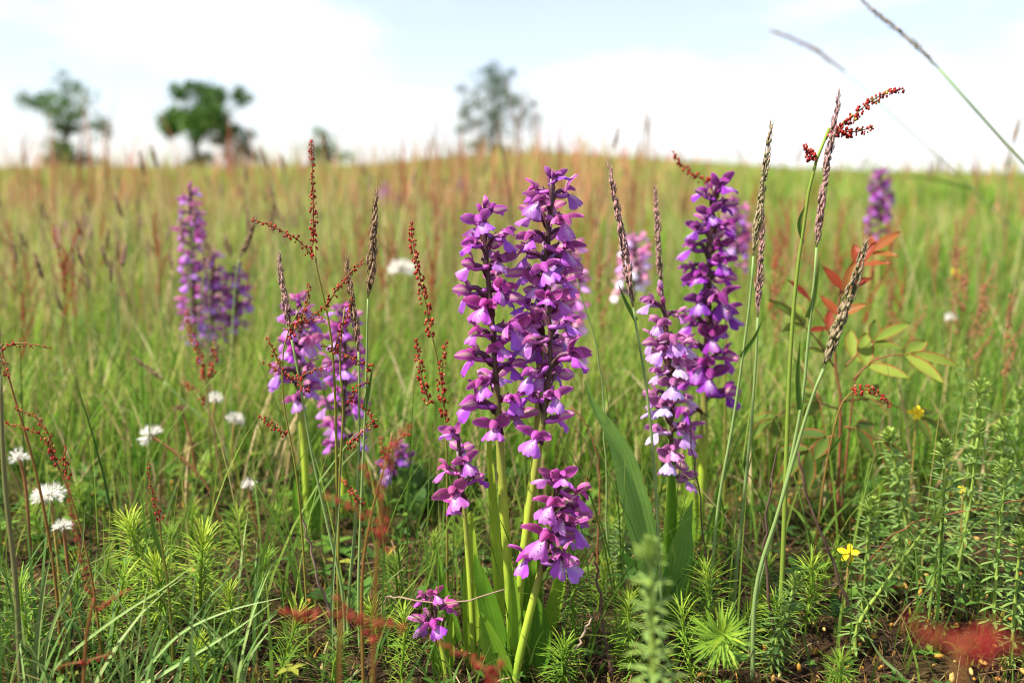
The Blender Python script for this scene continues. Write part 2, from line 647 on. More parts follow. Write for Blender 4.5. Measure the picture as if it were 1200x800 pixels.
# ------------------------------------------------------------------ ground
def build_ground():
    ys = np.concatenate([np.linspace(-3, 0.2, 12), np.linspace(0.3, 1.6, 90), np.geomspace(1.65, 75, 110),
                         np.geomspace(80, 900, 14)])
    us = np.concatenate([np.linspace(-3, -1, 12)[:-1], np.linspace(-1, 1, 150), np.linspace(1, 3, 12)[1:]])
    X, Y = [], []
    for y in ys:
        half = max(0.9, y * 0.75)
        X.append(us * half)
        Y.append(np.full_like(us, y))
    X = np.array(X)
    Y = np.array(Y)
    Z = gz_np(X, Y)
    nr, nc = X.shape
    v = np.stack([X.ravel(), Y.ravel(), Z.ravel()], 1)
    idx = np.arange(nr * nc).reshape(nr, nc)
    f = np.stack([idx[:-1, :-1].ravel(), idx[:-1, 1:].ravel(), idx[1:, 1:].ravel(), idx[1:, :-1].ravel()], 1)
    me = bpy.data.meshes.new('ground')
    me.from_pydata(v.tolist(), [], f.tolist())
    a = me.attributes.new('puv', 'FLOAT_VECTOR', 'POINT')
    sw = np.clip((Y.ravel() - 0.75) / 0.9, 0, 1)
    a.data.foreach_set('vector', np.stack([np.zeros_like(sw), sw, np.zeros_like(sw)], 1).astype(np.float32).ravel())
    me.materials.append(M['ground'])
    me.polygons.foreach_set('use_smooth', [True] * len(me.polygons))
    o = link('ground', me)
    tag(o, 'dark earth of the meadow rising to a low grassy ridge', 'ground', kind='structure')


build_ground()


# ------------------------------------------------------------------ masses of grass
def blades(name, mat, x, y, h, w, bend, tint, label, cat, seg=4, zoff=-0.003, lie=None, twist=None):
    n = len(x)
    x, y, h, w, bend, tint = [np.broadcast_to(np.asarray(q, float), (n,)) for q in (x, y, h, w, bend, tint)]
    az = RNG.uniform(0, 2 * PI, n)
    wa = az + PI / 2 + RNG.uniform(-0.9, 0.9, n)
    z = gz_np(x, y) + zoff
    ts = np.linspace(0, 1, seg + 1)
    V = np.zeros((n, 2 * seg + 1, 3), np.float32)
    A = np.zeros((n, 2 * seg + 1, 3), np.float32)
    for k, t in enumerate(ts):
        hor = bend * h * t ** 1.8
        up = h * t * np.sqrt(np.clip(1 - (bend * t * 0.75) ** 2, 0.05, 1)) if lie is None else lie * np.sin(t * PI)
        cx = x + np.cos(az) * (hor if lie is None else h * t)
        cyy = y + np.sin(az) * (hor if lie is None else h * t)
        cz = z + up
        ww = w * (1 - 0.9 * t ** 2.2) * 0.5
        if k < seg:
            for sgn, q in ((-1, 2 * k), (1, 2 * k + 1)):
                V[:, q, 0] = cx + sgn * np.cos(wa) * ww
                V[:, q, 1] = cyy + sgn * np.sin(wa) * ww
                V[:, q, 2] = cz
                A[:, q, 0] = sgn
                A[:, q, 1] = t
        else:
            V[:, 2 * seg] = np.stack([cx, cyy, cz], 1)
            A[:, 2 * seg, 1] = 1
    A[:, :, 2] = tint[:, None]
    nv = 2 * seg + 1
    base = (np.arange(n) * nv)[:, None]
    loops, starts, tot = [], [], []
    quads = np.concatenate([base + np.array([2 * k, 2 * k + 1, 2 * k + 3, 2 * k + 2]) for k in range(seg - 1)], 1).reshape(-1, 4)
    tris = (base + np.array([2 * seg - 2, 2 * seg - 1, 2 * seg])).reshape(-1, 3)
    me = bpy.data.meshes.new(name)
    me.vertices.add(n * nv)
    me.vertices.foreach_set('co', V.ravel())
    nl = quads.size + tris.size
    me.loops.add(nl)
    me.loops.foreach_set('vertex_index', np.concatenate([quads.ravel(), tris.ravel()]).astype(np.int32))
    me.polygons.add(len(quads) + len(tris))
    st = np.concatenate([np.arange(len(quads)) * 4, quads.size + np.arange(len(tris)) * 3]).astype(np.int32)
    me.polygons.foreach_set('loop_start', st)
    me.polygons.foreach_set('use_smooth', np.ones(len(st), bool))
    at = me.attributes.new('puv', 'FLOAT_VECTOR', 'POINT')
    at.data.foreach_set('vector', A.ravel())
    me.materials.append(M[mat])
    me.update(calc_edges=True)
    me.validate()
    o = link(name, me)
    tag(o, label, cat, kind='stuff')
    return o


def scatter(n, y0, y1, wide=0.60, side=0.25):
    """positions in the visible field and a strip beyond it on both sides; density falls with distance"""
    y = y0 * (y1 / y0) ** RNG.random(n * 3)
    ratio = (y * wide + side) / (y * wide)
    y = y[RNG.random(n * 3) < ratio / 3]
    x = RNG.uniform(-1, 1, len(y)) * (y * wide + side)
    return x, y


def vnoise(x, y, sc, seed=0.0):
    return np.array([noise.noise((a * sc + seed, b * sc - seed, seed)) for a, b in zip(x, y)])


def grass_masses():
    # close turf
    x, y = scatter(4800, 0.46, 1.3)
    cl = vnoise(x, y, 9, 3.1)
    keep = (cl > -0.22) & ~((x / y > 0.22) & (y < 0.68) & (RNG.random(len(x)) < 0.7)) & ~((y < 0.66) & (RNG.random(len(x)) < 0.35))
    x, y, cl = x[keep], y[keep], cl[keep]
    h = RNG.gamma(4, 0.011, len(x)) * (1 + 0.5 * cl) * (0.75 + 0.5 * np.clip((y - 0.6) * 2, 0, 1))
    blades('near_turf', 'grass', x, y, np.clip(h, 0.015, 0.13), RNG.uniform(0.0012, 0.003, len(x)), RNG.uniform(0.2, 1.0, len(x)),
           np.clip(RNG.normal(0.38, 0.22, len(x)), 0, 1), 'short green grass blades growing between the orchids on dark soil', 'grass', 5)
    # thin taller blades among the plants
    x, y = scatter(520, 0.56, 1.25)
    blades('fine_grass', 'grass', x, y, RNG.uniform(0.08, 0.2, len(x)), RNG.uniform(0.001, 0.0022, len(x)), RNG.uniform(0.05, 0.7, len(x)),
           np.clip(RNG.normal(0.45, 0.22, len(x)), 0, 1), 'thin upright grass blades among the orchid stems', 'grass', 6)
    x = RNG.uniform(-0.34, -0.15, 230)
    y = RNG.uniform(0.48, 0.60, 230)
    blades('corner_grass', 'blue_grass', x, y, RNG.uniform(0.03, 0.11, len(x)), RNG.uniform(0.0012, 0.0026, len(x)), RNG.uniform(0.1, 0.95, len(x)),
           RNG.random(len(x)), 'blue green grass blades crowding round the slim sorrel', 'grass', 6)
    # mid meadow
    x, y = scatter(42000, 0.95, 7.0)
    cl = vnoise(x, y, 1.3, 8.2) + 0.9 * vnoise(x, y, 4.5, 1.2)
    keep = RNG.random(len(x)) < np.clip(0.72 + 0.9 * cl, 0.22, 1)
    x, y, cl = x[keep], y[keep], np.clip(cl[keep], -0.8, 0.8)
    right = np.clip(x / y / 0.5, -1, 1)
    h = RNG.uniform(0.04, 0.19, len(x)) * (1 + 0.35 * cl) * (1.0 - 0.15 * right) * np.clip(0.28 + 0.36 * y, 0, 1.1)
    tint = np.clip(RNG.normal(0.36, 0.25, len(x)) - 0.22 * right + 0.35 * cl + 0.07 * (y - 1.0), 0, 1)
    blades('meadow_grass', 'meadow_green', x, y, h, (0.0009 + 0.0012 * y) * RNG.uniform(0.5, 2.0, len(x)), RNG.uniform(0.05, 0.7, len(x)), tint,
           'yellow green meadow grass filling the middle of the field', 'grass', 4)
    # straw culms
    x, y = scatter(4200, 1.5, 9.0)
    keep = RNG.random(len(x)) > 0.75 * np.clip(x / y / 0.3, 0, 1)
    x, y = x[keep], y[keep]
    blades('dry_culms', 'straw', x, y, RNG.uniform(0.16, 0.33, len(x)), 0.0011 + 0.0007 * y, RNG.uniform(0.02, 0.35, len(x)),
           RNG.random(len(x)), 'pale straw coloured grass culms standing in the meadow', 'grass', 4)
    x, y = scatter(1500, 0.85, 2.2)
    blades('withered_grass', 'straw', x, y, RNG.uniform(0.04, 0.17, len(x)), RNG.uniform(0.001, 0.0026, len(x)), RNG.uniform(0.1, 1.0, len(x)),
           RNG.random(len(x)), 'withered tan blades mixed into the green grass behind the orchids', 'grass', 5)
    # far field up to the ridge
    x, y = scatter(34000, 6.5, 44.0, wide=0.62)
    cl = vnoise(x, y, 0.16, 2.2)
    tint = np.clip(RNG.normal(0.74, 0.2, len(x)) + 0.5 * cl - 0.7 * np.clip(x / y - 0.1, 0, 0.5), 0, 1)
    blades('far_grass', 'meadow_green', x, y, RNG.uniform(0.12, 0.34, len(x)), 0.002 + 0.0022 * y, RNG.uniform(0.05, 0.6, len(x)), tint,
           'tan and green grass of the far field up to the ridge', 'grass', 3)
    # taller tufts that break the skyline
    x, y = scatter(1500, 14.0, 44.0, wide=0.62)
    cl = vnoise(x, y, 0.35, 7.7)
    k = cl > -0.05
    x, y = x[k], y[k]
    blades('ridge_tufts', 'meadow_green', x, y, RNG.uniform(0.35, 0.85, len(x)), 0.004 + 0.0016 * y, RNG.uniform(0.05, 0.5, len(x)),
           np.clip(RNG.normal(0.8, 0.2, len(x)), 0, 1), 'taller tan tufts breaking the skyline of the ridge', 'grass', 3)
    # russet haze of flowering sorrel
    x, y = scatter(22000, 2.2, 44.0, wide=0.62)
    az = x / y
    cl = vnoise(x, y, 0.22, 5.7)
    dens = 0.24 + 0.6 * np.exp(-((az - 0.03) / 0.15) ** 2) + 1.5 * cl - 0.25 * np.clip(az - 0.12, 0, 1) * 3
    dens *= np.clip(0.3 + y / 12, 0, 0.85)
    keep = RNG.random(len(x)) < dens
    x, y = x[keep], y[keep]
    blades('far_sorrel', 'sorrel_pale', x, y, RNG.uniform(0.16, 0.36, len(x)) * np.where(RNG.random(len(x)) < 0.15, 2.0, 1.0), 0.003 + 0.0016 * y, RNG.uniform(0.02, 0.35, len(x)),
           RNG.random(len(x)), 'russet haze of flowering sorrel over the far meadow', 'sorrel', 3)
    # litter: dry stems lying on the soil
    x, y = scatter(5200, 0.44, 1.5)
    blades('dead_stems', 'litter', x, y, RNG.uniform(0.015, 0.09, len(x)), RNG.uniform(0.0004, 0.0014, len(x)), 0.0, RNG.random(len(x)) ** 1.6,
           'dead brown stems and leaf litter lying on the soil', 'litter', 4, zoff=0.0025, lie=RNG.uniform(0.0, 0.014, len(x)))
    # moss tufts
    x, y = scatter(24000, 0.44, 2.4)
    cl = vnoise(x, y, 14, 4.4)
    keep = cl > -0.1
    x, y, cl = x[keep], y[keep], cl[keep]
    blades('moss', 'moss', x, y, RNG.uniform(0.004, 0.016, len(x)) * (1 + 0.8 * np.clip(y - 0.9, 0, 1)), RNG.uniform(0.001, 0.0024, len(x)) * (1 + np.clip(y - 0.8, 0, 1)), RNG.uniform(0.1, 0.9, len(x)),
           np.clip(RNG.normal(0.5, 0.28, len(x)) + 0.15 * np.clip(y - 0.9, 0, 1), 0, 1), 'brown and ochre moss carpeting the soil between the plants', 'moss', 3)


grass_masses()


def ground_herbs():
    """small oval leaves low on the soil"""
    mb = MB()
    n = 0
    while n < 5200:
        y = 0.47 * (2.6 / 0.47) ** random.random()
        x = random.uniform(-1, 1) * (0.6 * y + 0.2)
        if noise.noise((x * 7, y * 7, 9.1)) < -0.3:
            continue
        k = random.choice((1, 3, 3, 4, 5))
        g = gz(x, y)
        hh = random.uniform(0.004, 0.03)
        L = random.uniform(0.006, 0.018) * (0.55 if y < 0.62 else 1)
        tint = min(1, max(0, random.gauss(0.5, 0.25)))
        a0 = random.random() * 6.28
        for q in range(k):
            a = a0 + q * 6.28 / k + random.uniform(-.3, .3)
            d = Vector((math.cos(a), math.sin(a), random.uniform(-0.1, 0.6)))
            p = Vector((x, y, g + hh))
            pts = [p, p + d * L * 0.5 + Vector((0, 0, 0.001)), p + d * L]
            wd = L * random.uniform(0.2, 0.34)
            mb.ribbon(pts, [wd * 0.35, wd, wd * 0.15], Vector((0, 0, 1)), tint, 2, 0.2)
            n += 1
    o = mb.build('ground_herbs', 'herb')
    tag(o, 'small oval green leaves of low herbs covering the soil', 'herbs', kind='stuff')


ground_herbs()


def ochre_buds():
    """little ochre capsules and dry buds lying among the moss"""
    mb = MB()
    for _ in range(420):
        y = random.uniform(0.54, 1.0)
        x = random.gauss(0.42, 0.14) * y if random.random() < .7 else random.uniform(-.55, .55) * y
        p = Vector((x, y, gz(x, y) + random.uniform(0.002, 0.014)))
        rot = Euler((random.uniform(-1.5, 1.5), random.uniform(-1.5, 1.5), 0)).to_matrix()
        mb.blob(p, random.uniform(0.0011, 0.0022), random.random(), (0.8, 0.8, 1.9), rot)
    o = mb.build('ochre_buds', 'ochre')
    tag(o, 'ochre capsules and dry buds scattered over the mossy soil', 'buds', kind='stuff')


ochre_buds()


def leafy_clumps():
    """broader leaves of low plants in clumps through the middle of the meadow"""
    mb = MB()
    for _ in range(520):
        y = 0.85 * (4.0 / 0.85) ** random.random()
        x = random.uniform(-1, 1) * (0.6 * y + 0.2)
        g = gz(x, y)
        tint = min(1, max(0, random.gauss(0.45, 0.3)))
        big = random.uniform(0.02, 0.055)
        for q in range(random.randint(5, 12)):
            a = random.random() * 6.28
            d = Vector((math.cos(a), math.sin(a), random.uniform(0.3, 1.8))).normalized()
            L = big * random.uniform(.6, 1.2)
            p = Vector((x + random.gauss(0, .012), y + random.gauss(0, .012), g - .002))
            pts = [p, p + d * L * .4, p + d * L * .75 + Vector((math.cos(a), math.sin(a), 0)) * L * .08, p + d * L + Vector((math.cos(a), math.sin(a), -.6)) * L * .2]
            w = L * random.uniform(.09, .2)
            mb.ribbon(pts, [w * .4, w, w * .8, w * .05], Vector((0, 0, 1)) - d * .5, tint, 2, .25)
    o = mb.build('leafy_clumps', 'herb')
    tag(o, 'low leafy green plants growing through the middle of the meadow', 'herbs', kind='stuff')


leafy_clumps()


# ------------------------------------------------------------------ orchids
def make_flower_meshes():
    mm = 0.001
    out = {'lip': [], 'hood': [], 'sl': [], 'sr': [], 'ov': [], 'bud': [], 'whole': []}

    def lip_fn(var):
        rnd = random.Random(var)
        fold = rnd.uniform(0.75, 1.25)
        a0, a1 = rnd.uniform(0.2, 0.6), rnd.uniform(0.95, 1.4)
        L0 = rnd.uniform(10.5, 12.5)
        ph = rnd.uniform(0, 6)

        def fn(u, v):
            au = abs(u)
            Lu = L0 * (1 - 0.20 * au ** 3 - 0.20 * math.exp(-((au - .45) / .12) ** 2) - 0.08 * math.exp(-(u / .12) ** 2))
            w = np.interp(v, [0, .15, .4, .7, .9, 1], [1.6, 2.8, 5.0, 6.9, 7.2, 6.4])
            x = zc = 0.0
            st = 8
            for q in range(st):
                vv = v * (q + .5) / st
                a = a0 + (a1 - a0) * vv
                x += math.cos(a) * Lu * v / st
                zc -= math.sin(a) * Lu * v / st
            a = a0 + (a1 - a0) * v
            nx, nz_ = math.sin(a), math.cos(a)
            phi = u * fold
            y = w * math.sin(phi) / fold
            dn = w * (1 - math.cos(phi)) / fold * 1.15
            fr = 0.8 * v * v * math.sin(u * 9 + ph) * (0.3 + au) + 0.25 * math.sin(v * 7 + ph + u * 4) * v
            # throat groove
            gr = -0.7 * math.exp(-(u / .25) ** 2) * (1 - v)
            dn -= fr + gr
            return Vector((11.0 + x - nx * dn, y, 3.2 + zc - nz_ * dn)) * mm
        return fn

    def hood_fn(var):
        rnd = random.Random(var + 50)
        r0 = rnd.uniform(1.8, 2.4)
        tilt = rnd.uniform(-0.1, 0.5)

        def fn(u, v):
            r = r0 * (0.55 + 0.55 * math.sin(PI * (0.15 + 0.75 * v))) * (1 - 0.55 * v ** 5)
            a = u * 1.65
            x = 9.0 + 8.0 * v
            zc = 4.0 + tilt * 4 * v + 1.6 * math.sin(v * PI) - 1.8 * v * v
            return Vector((x - 0.8 * abs(u) * v, r * math.sin(a), zc + r * math.cos(a))) * mm
        return fn

    def sepal_fn(var, sgn):
        rnd = random.Random(var + 90)
        d = Vector((rnd.uniform(0.2, 0.75), sgn * rnd.uniform(0.55, 1.0), rnd.uniform(0.0, 0.75))).normalized()
        nrm = Vector((0.75, -sgn * 0.1, -0.45))
        side = d.cross(nrm).normalized()
        nn = side.cross(d).normalized()
        L = rnd.uniform(9.0, 11.0)
        W = rnd.uniform(2.8, 3.5)
        cup = rnd.uniform(0.8, 1.5)

        def fn(u, v):
            w = W * math.sin(PI * (0.10 + 0.86 * v)) ** 0.75
            c = Vector((9.8, sgn * 1.2, 4.4)) + d * L * v - nn * (1.6 * math.sin(PI * v) - 1.2 * v * v)
            return (c + side * w * u + nn * cup * u * u * (0.4 + v)) * mm
        return fn

    def ovary(mb, var):
        rnd = random.Random(var + 200)
        pk = rnd.uniform(4.0, 6.5)
        pts = spline([Vector((0, 0, -2)), Vector((2.2, 0, 2.0)), Vector((5.5, 0, pk)), Vector((8.6, 0, pk + 0.6)), Vector((10.8, 0, 4.0))], 9)
        mb.tube([p * mm for p in pts], [q * mm for q in (0.8, 1.0, 1.2, 1.35, 1.4, 1.4, 1.3, 1.2, 1.0)], 7, 0.2)
        dz = rnd.uniform(-1.5, 3.0)
        dy = rnd.uniform(-2.5, 2.5)
        sp = spline([Vector((11.0, 0, 3.0)), Vector((8.0, dy * .4, 2.2)), Vector((4.5, dy * .8, 2.8 + dz * .5)), Vector((0.5, dy, 3.5 + dz))], 7)
        mb.tube([p * mm for p in sp], [q * mm for q in (1.3, 1.55, 1.4, 1.4, 1.5, 1.5, 0.7)], 7, 0.9)
        # bract
        mb.ribbon([Vector((-0.5, 0.4, -2.5)) * mm, Vector((2.5, 1.2, 0.5)) * mm, Vector((4.5, 1.3, 3.5)) * mm, Vector((6.0, 1.0, 7.0)) * mm],
                  [1.0 * mm, 1.9 * mm, 1.5 * mm, 0.1 * mm], Vector((-0.6, 0.3, 0.7)), 0.2, 2, 0.3)

    for var in range(6):
        a = MB(); a.surf(lip_fn(var), 16, 12); out['lip'].append(a.mesh('lip', 'lip'))
        b = MB(); b.surf(hood_fn(var), 8, 7); out['hood'].append(b.mesh('hood', 'hood'))
        c = MB(); c.surf(sepal_fn(var, 1), 6, 7); out['sl'].append(c.mesh('sepal', 'sepal'))
        d = MB(); d.surf(sepal_fn(var + 7, -1), 6, 7); out['sr'].append(d.mesh('sepal', 'sepal'))
        e = MB(); ovary(e, var); out['ov'].append(e.mesh('flower', 'ovary'))
        w = MB()
        ovary(w, var)
        w.mat = 1; w.surf(lip_fn(var), 6, 6)
        w.mat = 2; w.surf(hood_fn(var), 4, 4)
        w.mat = 3; w.surf(sepal_fn(var, 1), 3, 4); w.surf(sepal_fn(var + 7, -1), 3, 4)
        out['whole'].append(w.mesh('flower', ['ovary', 'lip', 'hood', 'sepal']))
    for var in range(3):
        b = MB()
        rnd = random.Random(var)

        def bf(u, v):
            r = 2.4 * math.sin(PI * min(0.98, 0.10 + 0.88 * v)) ** 0.7
            a = u * PI
            return Vector((1.0 + 7.5 * v, r * math.sin(a), 1.5 + 3.0 * v + r * math.cos(a))) * mm
        b.surf(bf, 10, 7)
        out['bud'].append(b.mesh('bud', 'hood'))
    return out


FM = make_flower_meshes()


def orchid(label, path, Y, spike, n, size=1.0, tint=(1, 1, 1), full=True, tint2=None, leaves=(), buds=2, group=None, seed=1,
           r0=0.0030, front=0.0, gap=0.0):
    """path: pixels from the tip down; spike: fraction of stem height where flowering starts"""
    rnd = random.Random(seed)
    pts = pxpath(path, Y)
    base = pts[0].copy()
    t = thing('orchid', label, 'orchid', base, group)
    ns = 26
    sp = spline(pts, ns)
    mb = MB()
    # stem, colour runs green -> purple in the spike
    k = len(sp)
    rad = [r0 * (1 - 0.3 * (i / (k - 1))) * (1 - 0.38 * min(1, max(0, (i / (k - 1) - spike + .1) / .25))) for i in range(k)]
    n0 = len(mb.v)
    mb.tube(sp, rad, 8, 0.5)
    mb.a = [(a[0], (a[1] / spike * 0.5 if a[1] < spike else 0.5 + 0.5 * (a[1] - spike) / (1 - spike)), a[2]) for a in mb.a]
    mb.build('stem', 'orchid_stem', t)
    ang = rnd.random() * 6.28
    for i in range(n):
        f = i / max(1, n - 1)
        q = spike + (1 - spike) * (f ** (1.0 - 0.15) if n > 8 else f) * 0.985
        fi = q * (k - 1)
        i0 = min(k - 2, int(fi))
        p = sp[i0].lerp(sp[i0 + 1], fi - i0)
        T = (sp[i0 + 1] - sp[i0]).normalized()
        ang += 2.39996 + rnd.uniform(-0.35, 0.35)
        a = ang
        if front:   # lean flowers towards the open side
            d = math.atan2(math.sin(-PI / 2 - a), math.cos(-PI / 2 - a))
            a += d * front
        el = rnd.uniform(-0.25, 0.3) + (0.55 if f > 0.9 else 0.0)
        s = 1.2 * size * (1.0 - 0.28 * f ** 3) * rnd.uniform(0.78, 1.12)
        rot = T.to_track_quat('Z', 'Y').to_matrix().to_4x4()
        m = Matrix.Translation(p - base) @ rot.lerp(Matrix.Identity(4), 0.5) @ Matrix.Rotation(a, 4, 'Z') @ Matrix.Rotation(-el, 4, 'Y') \
            @ Matrix.Rotation(rnd.uniform(-0.45, 0.45), 4, 'X') @ Matrix.Scale(s, 4)
        var = rnd.randrange(6)
        vv = rnd.uniform(0.75, 1.2) * (1.12 - 0.2 * f)
        pk = rnd.uniform(-0.1, 0.14)
        tc_ = (tint[0] * vv * (1 + pk), tint[1] * vv * (1 + rnd.uniform(-.2, .8)), tint[2] * vv * (1 - pk), 1)
        if i >= n - buds:
            o = link('bud', FM['bud'][rnd.randrange(3)], t)
            o.matrix_local = m
            o.color = tc_
            continue
        if not full:
            o = link('flower', FM['whole'][var], t)
            o.matrix_local = m
            o.color = tc_
            continue
        o = link('flower', FM['ov'][var], t)
        o.matrix_local = m
        o.color = tc_
        for nm, me in (('lip', FM['lip'][rnd.randrange(6)]), ('hood', FM['hood'][var]), ('sepal', FM['sl'][rnd.randrange(6)]), ('sepal', FM['sr'][rnd.randrange(6)])):
            c = link(nm, me, o)
            c.color = tc_ if nm == 'lip' or not tint2 else (tint2[0] * vv, tint2[1] * vv, tint2[2] * vv, 1)
    for lf in leaves:
        orchid_leaf(t, *lf)
    return t


def leaf_width(v, W, blunt=0.9):
    return 1.15 * W * min(1.0, 0.45 + 1.6 * v) * (1 - v ** 3.2) ** blunt + 0.0002


def orchid_leaf(t, path, Y, W, tint=0.5, fold=0.55, mat='orchid_leaf', name='leaf', nrm=None, nu=4, wave=0.0):
    """path pixels tip -> base; W half width in metres"""
    pts = pxpath(path, Y)
    sp = spline(pts, 14)
    wid = [leaf_width(i / 13, W) for i in range(14)]
    mb = MB()
    mb.ribbon(sp, wid, nrm or Vector((random.uniform(-.5, .5), -1, 0.25)), tint, nu, fold, wave)
    return mb.build(name, mat, t)


Y0 = 0.585
# --- the main clump
orchid('tallest purple orchid spike of the central clump', [(647, 206), (644, 262), (636, 340), (633, 430), (630, 520), (618, 620), (610, 786)], Y0 + 0.012,
       0.60, 29, 1.04, (1, 1, 1), seed=3, buds=2, r0=0.0036,
       leaves=[([(622, 560), (626, 640), (622, 788)], Y0 + 0.02, 0.0075, 0.55), ([(664, 640), (652, 690), (632, 786)], Y0 + 0.004, 0.0055, 0.75)])
orchid('purple orchid spike left of the tallest one in the central clump', [(566, 240), (570, 305), (577, 380), (583, 470), (588, 560), (595, 660), (602, 784)], Y0,
       0.52, 28, 1.04, (1, 1, 1), seed=11, buds=2, r0=0.0032,
       leaves=[([(571, 490), (577, 580), (590, 780)], Y0 + 0.006, 0.0034, 0.95), ([(556, 648), (574, 700), (596, 782)], Y0 - 0.012, 0.0085, 0.35),
               ([(553, 600), (556, 680), (560, 786)], Y0 + 0.01, 0.0045, 0.9)])
orchid('purple orchid spike in front of the tallest stem of the central clump', [(640, 352), (645, 390), (643, 450), (632, 520), (620, 600), (608, 700), (604, 786)], Y0 - 0.012,
       0.64, 13, 1.0, (0.95, 0.9, 0.95), seed=21, buds=1, r0=0.0030,
       leaves=[([(608, 632), (612, 700), (608, 786)], Y0 - 0.004, 0.0055, 0.5), ([(598, 655), (602, 720), (600, 790)], Y0 - 0.018, 0.0045, 0.6)])
orchid('short orchid with a round cluster of bright magenta flowers in the central clump', [(652, 570), (650, 598), (642, 635), (628, 690), (612, 755), (605, 790)], Y0 - 0.022,
       0.60, 13, 1.05, (1.15, 1.1, 1.0), seed=34, buds=0, r0=0.0027, front=0.35,
       leaves=[([(628, 695), (628, 740), (622, 796)], Y0 - 0.016, 0.0095, 0.15), ([(563, 716), (574, 750), (590, 792)], Y0 - 0.02, 0.0075, 0.6)])
orchid('small sparse orchid with few flowers left of the central clump', [(538, 520), (541, 560), (546, 620), (552, 700), (556, 784)], Y0 - 0.004,
       0.72, 7, 0.92, (1.1, 0.9, 0.95), seed=43, buds=0, r0=0.0020,
       leaves=[([(546, 640), (550, 700), (553, 786)], Y0 + 0.004, 0.0042, 0.75), ([(512, 640), (520, 690), (545, 786)], Y0 + 0.02, 0.0035, 0.4)])
orchid('tiny low orchid with four magenta flowers near the ground', [(508, 700), (512, 735), (520, 770), (523, 792)], Y0 - 0.014,
       0.66, 5, 0.85, (1.25, 0.95, 0.95), seed=55, buds=0, r0=0.0018,
       leaves=[([(530, 720), (526, 760), (523, 794)], Y0 - 0.01, 0.0042, 0.7), ([(505, 745), (514, 775), (521, 796)], Y0 - 0.008, 0.0035, 0.5)])
# --- right pair
orchid('pale lilac orchid spike in front of the dark purple one', [(775, 338), (783, 400), (787, 460), (786, 540), (783, 620), (781, 694)], 0.69,
       0.40, 27, 1.0, (1.3, 2.4, 1.1), tint2=(1.05, 2.2, 0.95), seed=63, buds=3, r0=0.0030, front=0.2,
       leaves=[([(812, 600), (798, 640), (786, 716)], 0.675, 0.011, 0.45), ([(787, 520), (784, 600), (780, 690)], 0.684, 0.006, 0.4)])
orchid('dark purple orchid spike behind the pale lilac one', [(838, 214), (832, 285), (830, 360), (826, 440), (824, 520), (818, 640)], 0.80,
       0.38, 32, 1.3, (0.72, 0.35, 0.75), seed=71, buds=2, r0=0.0042,
       leaves=[([(806, 500), (806, 570), (812, 645)], 0.80, 0.006, 0.8), ([(842, 560), (838, 610), (826, 648)], 0.79, 0.006, 0.5)])
# --- left middle pair
orchid('light purple orchid behind red sorrel, its spike thick and short', [(352, 356), (352, 395), (350, 450), (357, 540), (362, 640)], 0.80,
       0.60, 18, 1.05, (1.15, 1.3, 1.1), full=True, seed=81, buds=1, r0=0.0034,
       leaves=[([(372, 540), (370, 590), (366, 645)], 0.80, 0.006, 0.3), ([(345, 560), (352, 610), (360, 648)], 0.80, 0.005, 0.4)])
orchid('pinkish purple orchid with a long drooping spike behind red sorrel', [(404, 362), (404, 425), (402, 500), (402, 560), (404, 640)], 0.86,
       0.36, 24, 1.05, (1.1, 1.15, 1.0), full=True, seed=91, buds=1, r0=0.0034,
       leaves=[([(420, 560), (414, 600), (406, 640)], 0.86, 0.007, 0.5)])
orchid('small purple orchid half hidden in the grass behind the sparse orchid', [(466, 530), (466, 560), (462, 612)], 0.92,
       0.45, 9, 0.95, (0.8, 0.7, 0.9), full=False, seed=95, buds=0, r0=0.002)
# --- left rear group
orchid('tall slender light purple orchid in the grass, taller than its two neighbours', [(222, 216), (225, 300), (228, 400), (232, 500)], 1.28,
       0.30, 38, 1.02, (1.15, 1.4, 1.1), full=False, seed=101, buds=3, r0=0.0045)
orchid('purple orchid pressed close beside the tall slender orchid', [(250, 300), (249, 360), (248, 430), (247, 500)], 1.30,
       0.33, 24, 1.02, (1.1, 1.2, 1.05), full=False, seed=103, buds=1, r0=0.0045)
orchid('darker purple round headed orchid next to the tall slender one', [(278, 315), (277, 360), (275, 420), (274, 495)], 1.31,
       0.58, 18, 1.05, (0.95, 0.8, 0.95), full=False, seed=107, buds=1, r0=0.0045)
# --- distant ones
for lab, px, y0, y1, Y, tn, n, sz in [
        ('dark purple orchid standing alone in the meadow beyond the red leaves', 1032, 203, 278, 2.0, (0.8, 0.4, 0.85), 24, 1.3),
        ('pale pink orchid behind the foxtail beside the dark purple spike', 745, 280, 345, 1.35, (1.9, 4.5, 1.5), 18, 1.3),
        ('soft pink orchid rising behind the dark purple spike', 864, 236, 322, 1.5, (1.3, 1.7, 1.15), 20, 1.2),
        ('pale pink orchid hidden behind the tallest purple spike', 666, 285, 420, 1.05, (1.5, 2.6, 1.3), 24, 1.2),
        ('pink orchid in the open field far left of the slender orchid', 74, 264, 305, 2.6, (1.35, 1.3, 0.95), 14, 1.3),
        ('lilac orchid in the open field beside the pink one', 100, 258, 288, 2.9, (1.25, 1.5, 1.1), 12, 1.3),
        ('small purple orchid far off in the russet part of the field', 453, 214, 236, 4.6, (1, 1, 1), 12, 1.3),
        ('tiny purple orchid far off below the lone sparse tree', 540, 210, 226, 5.6, (1, 1, 1), 10, 1.3)]:
    g = P(px, y1, Y)
    foot = 215 + (CAMH - gz(g.x, Y)) * FPX / Y
    orchid(lab, [(px, y0), (px - 1, (y0 + y1) / 2), (px - 3, y1), (px - 4, max(foot, y1 + 20))], Y,
           1 - (y1 - y0) / max(40, (foot - y0)), n, sz, tn, full=False, seed=int(px), buds=1, r0=0.003)


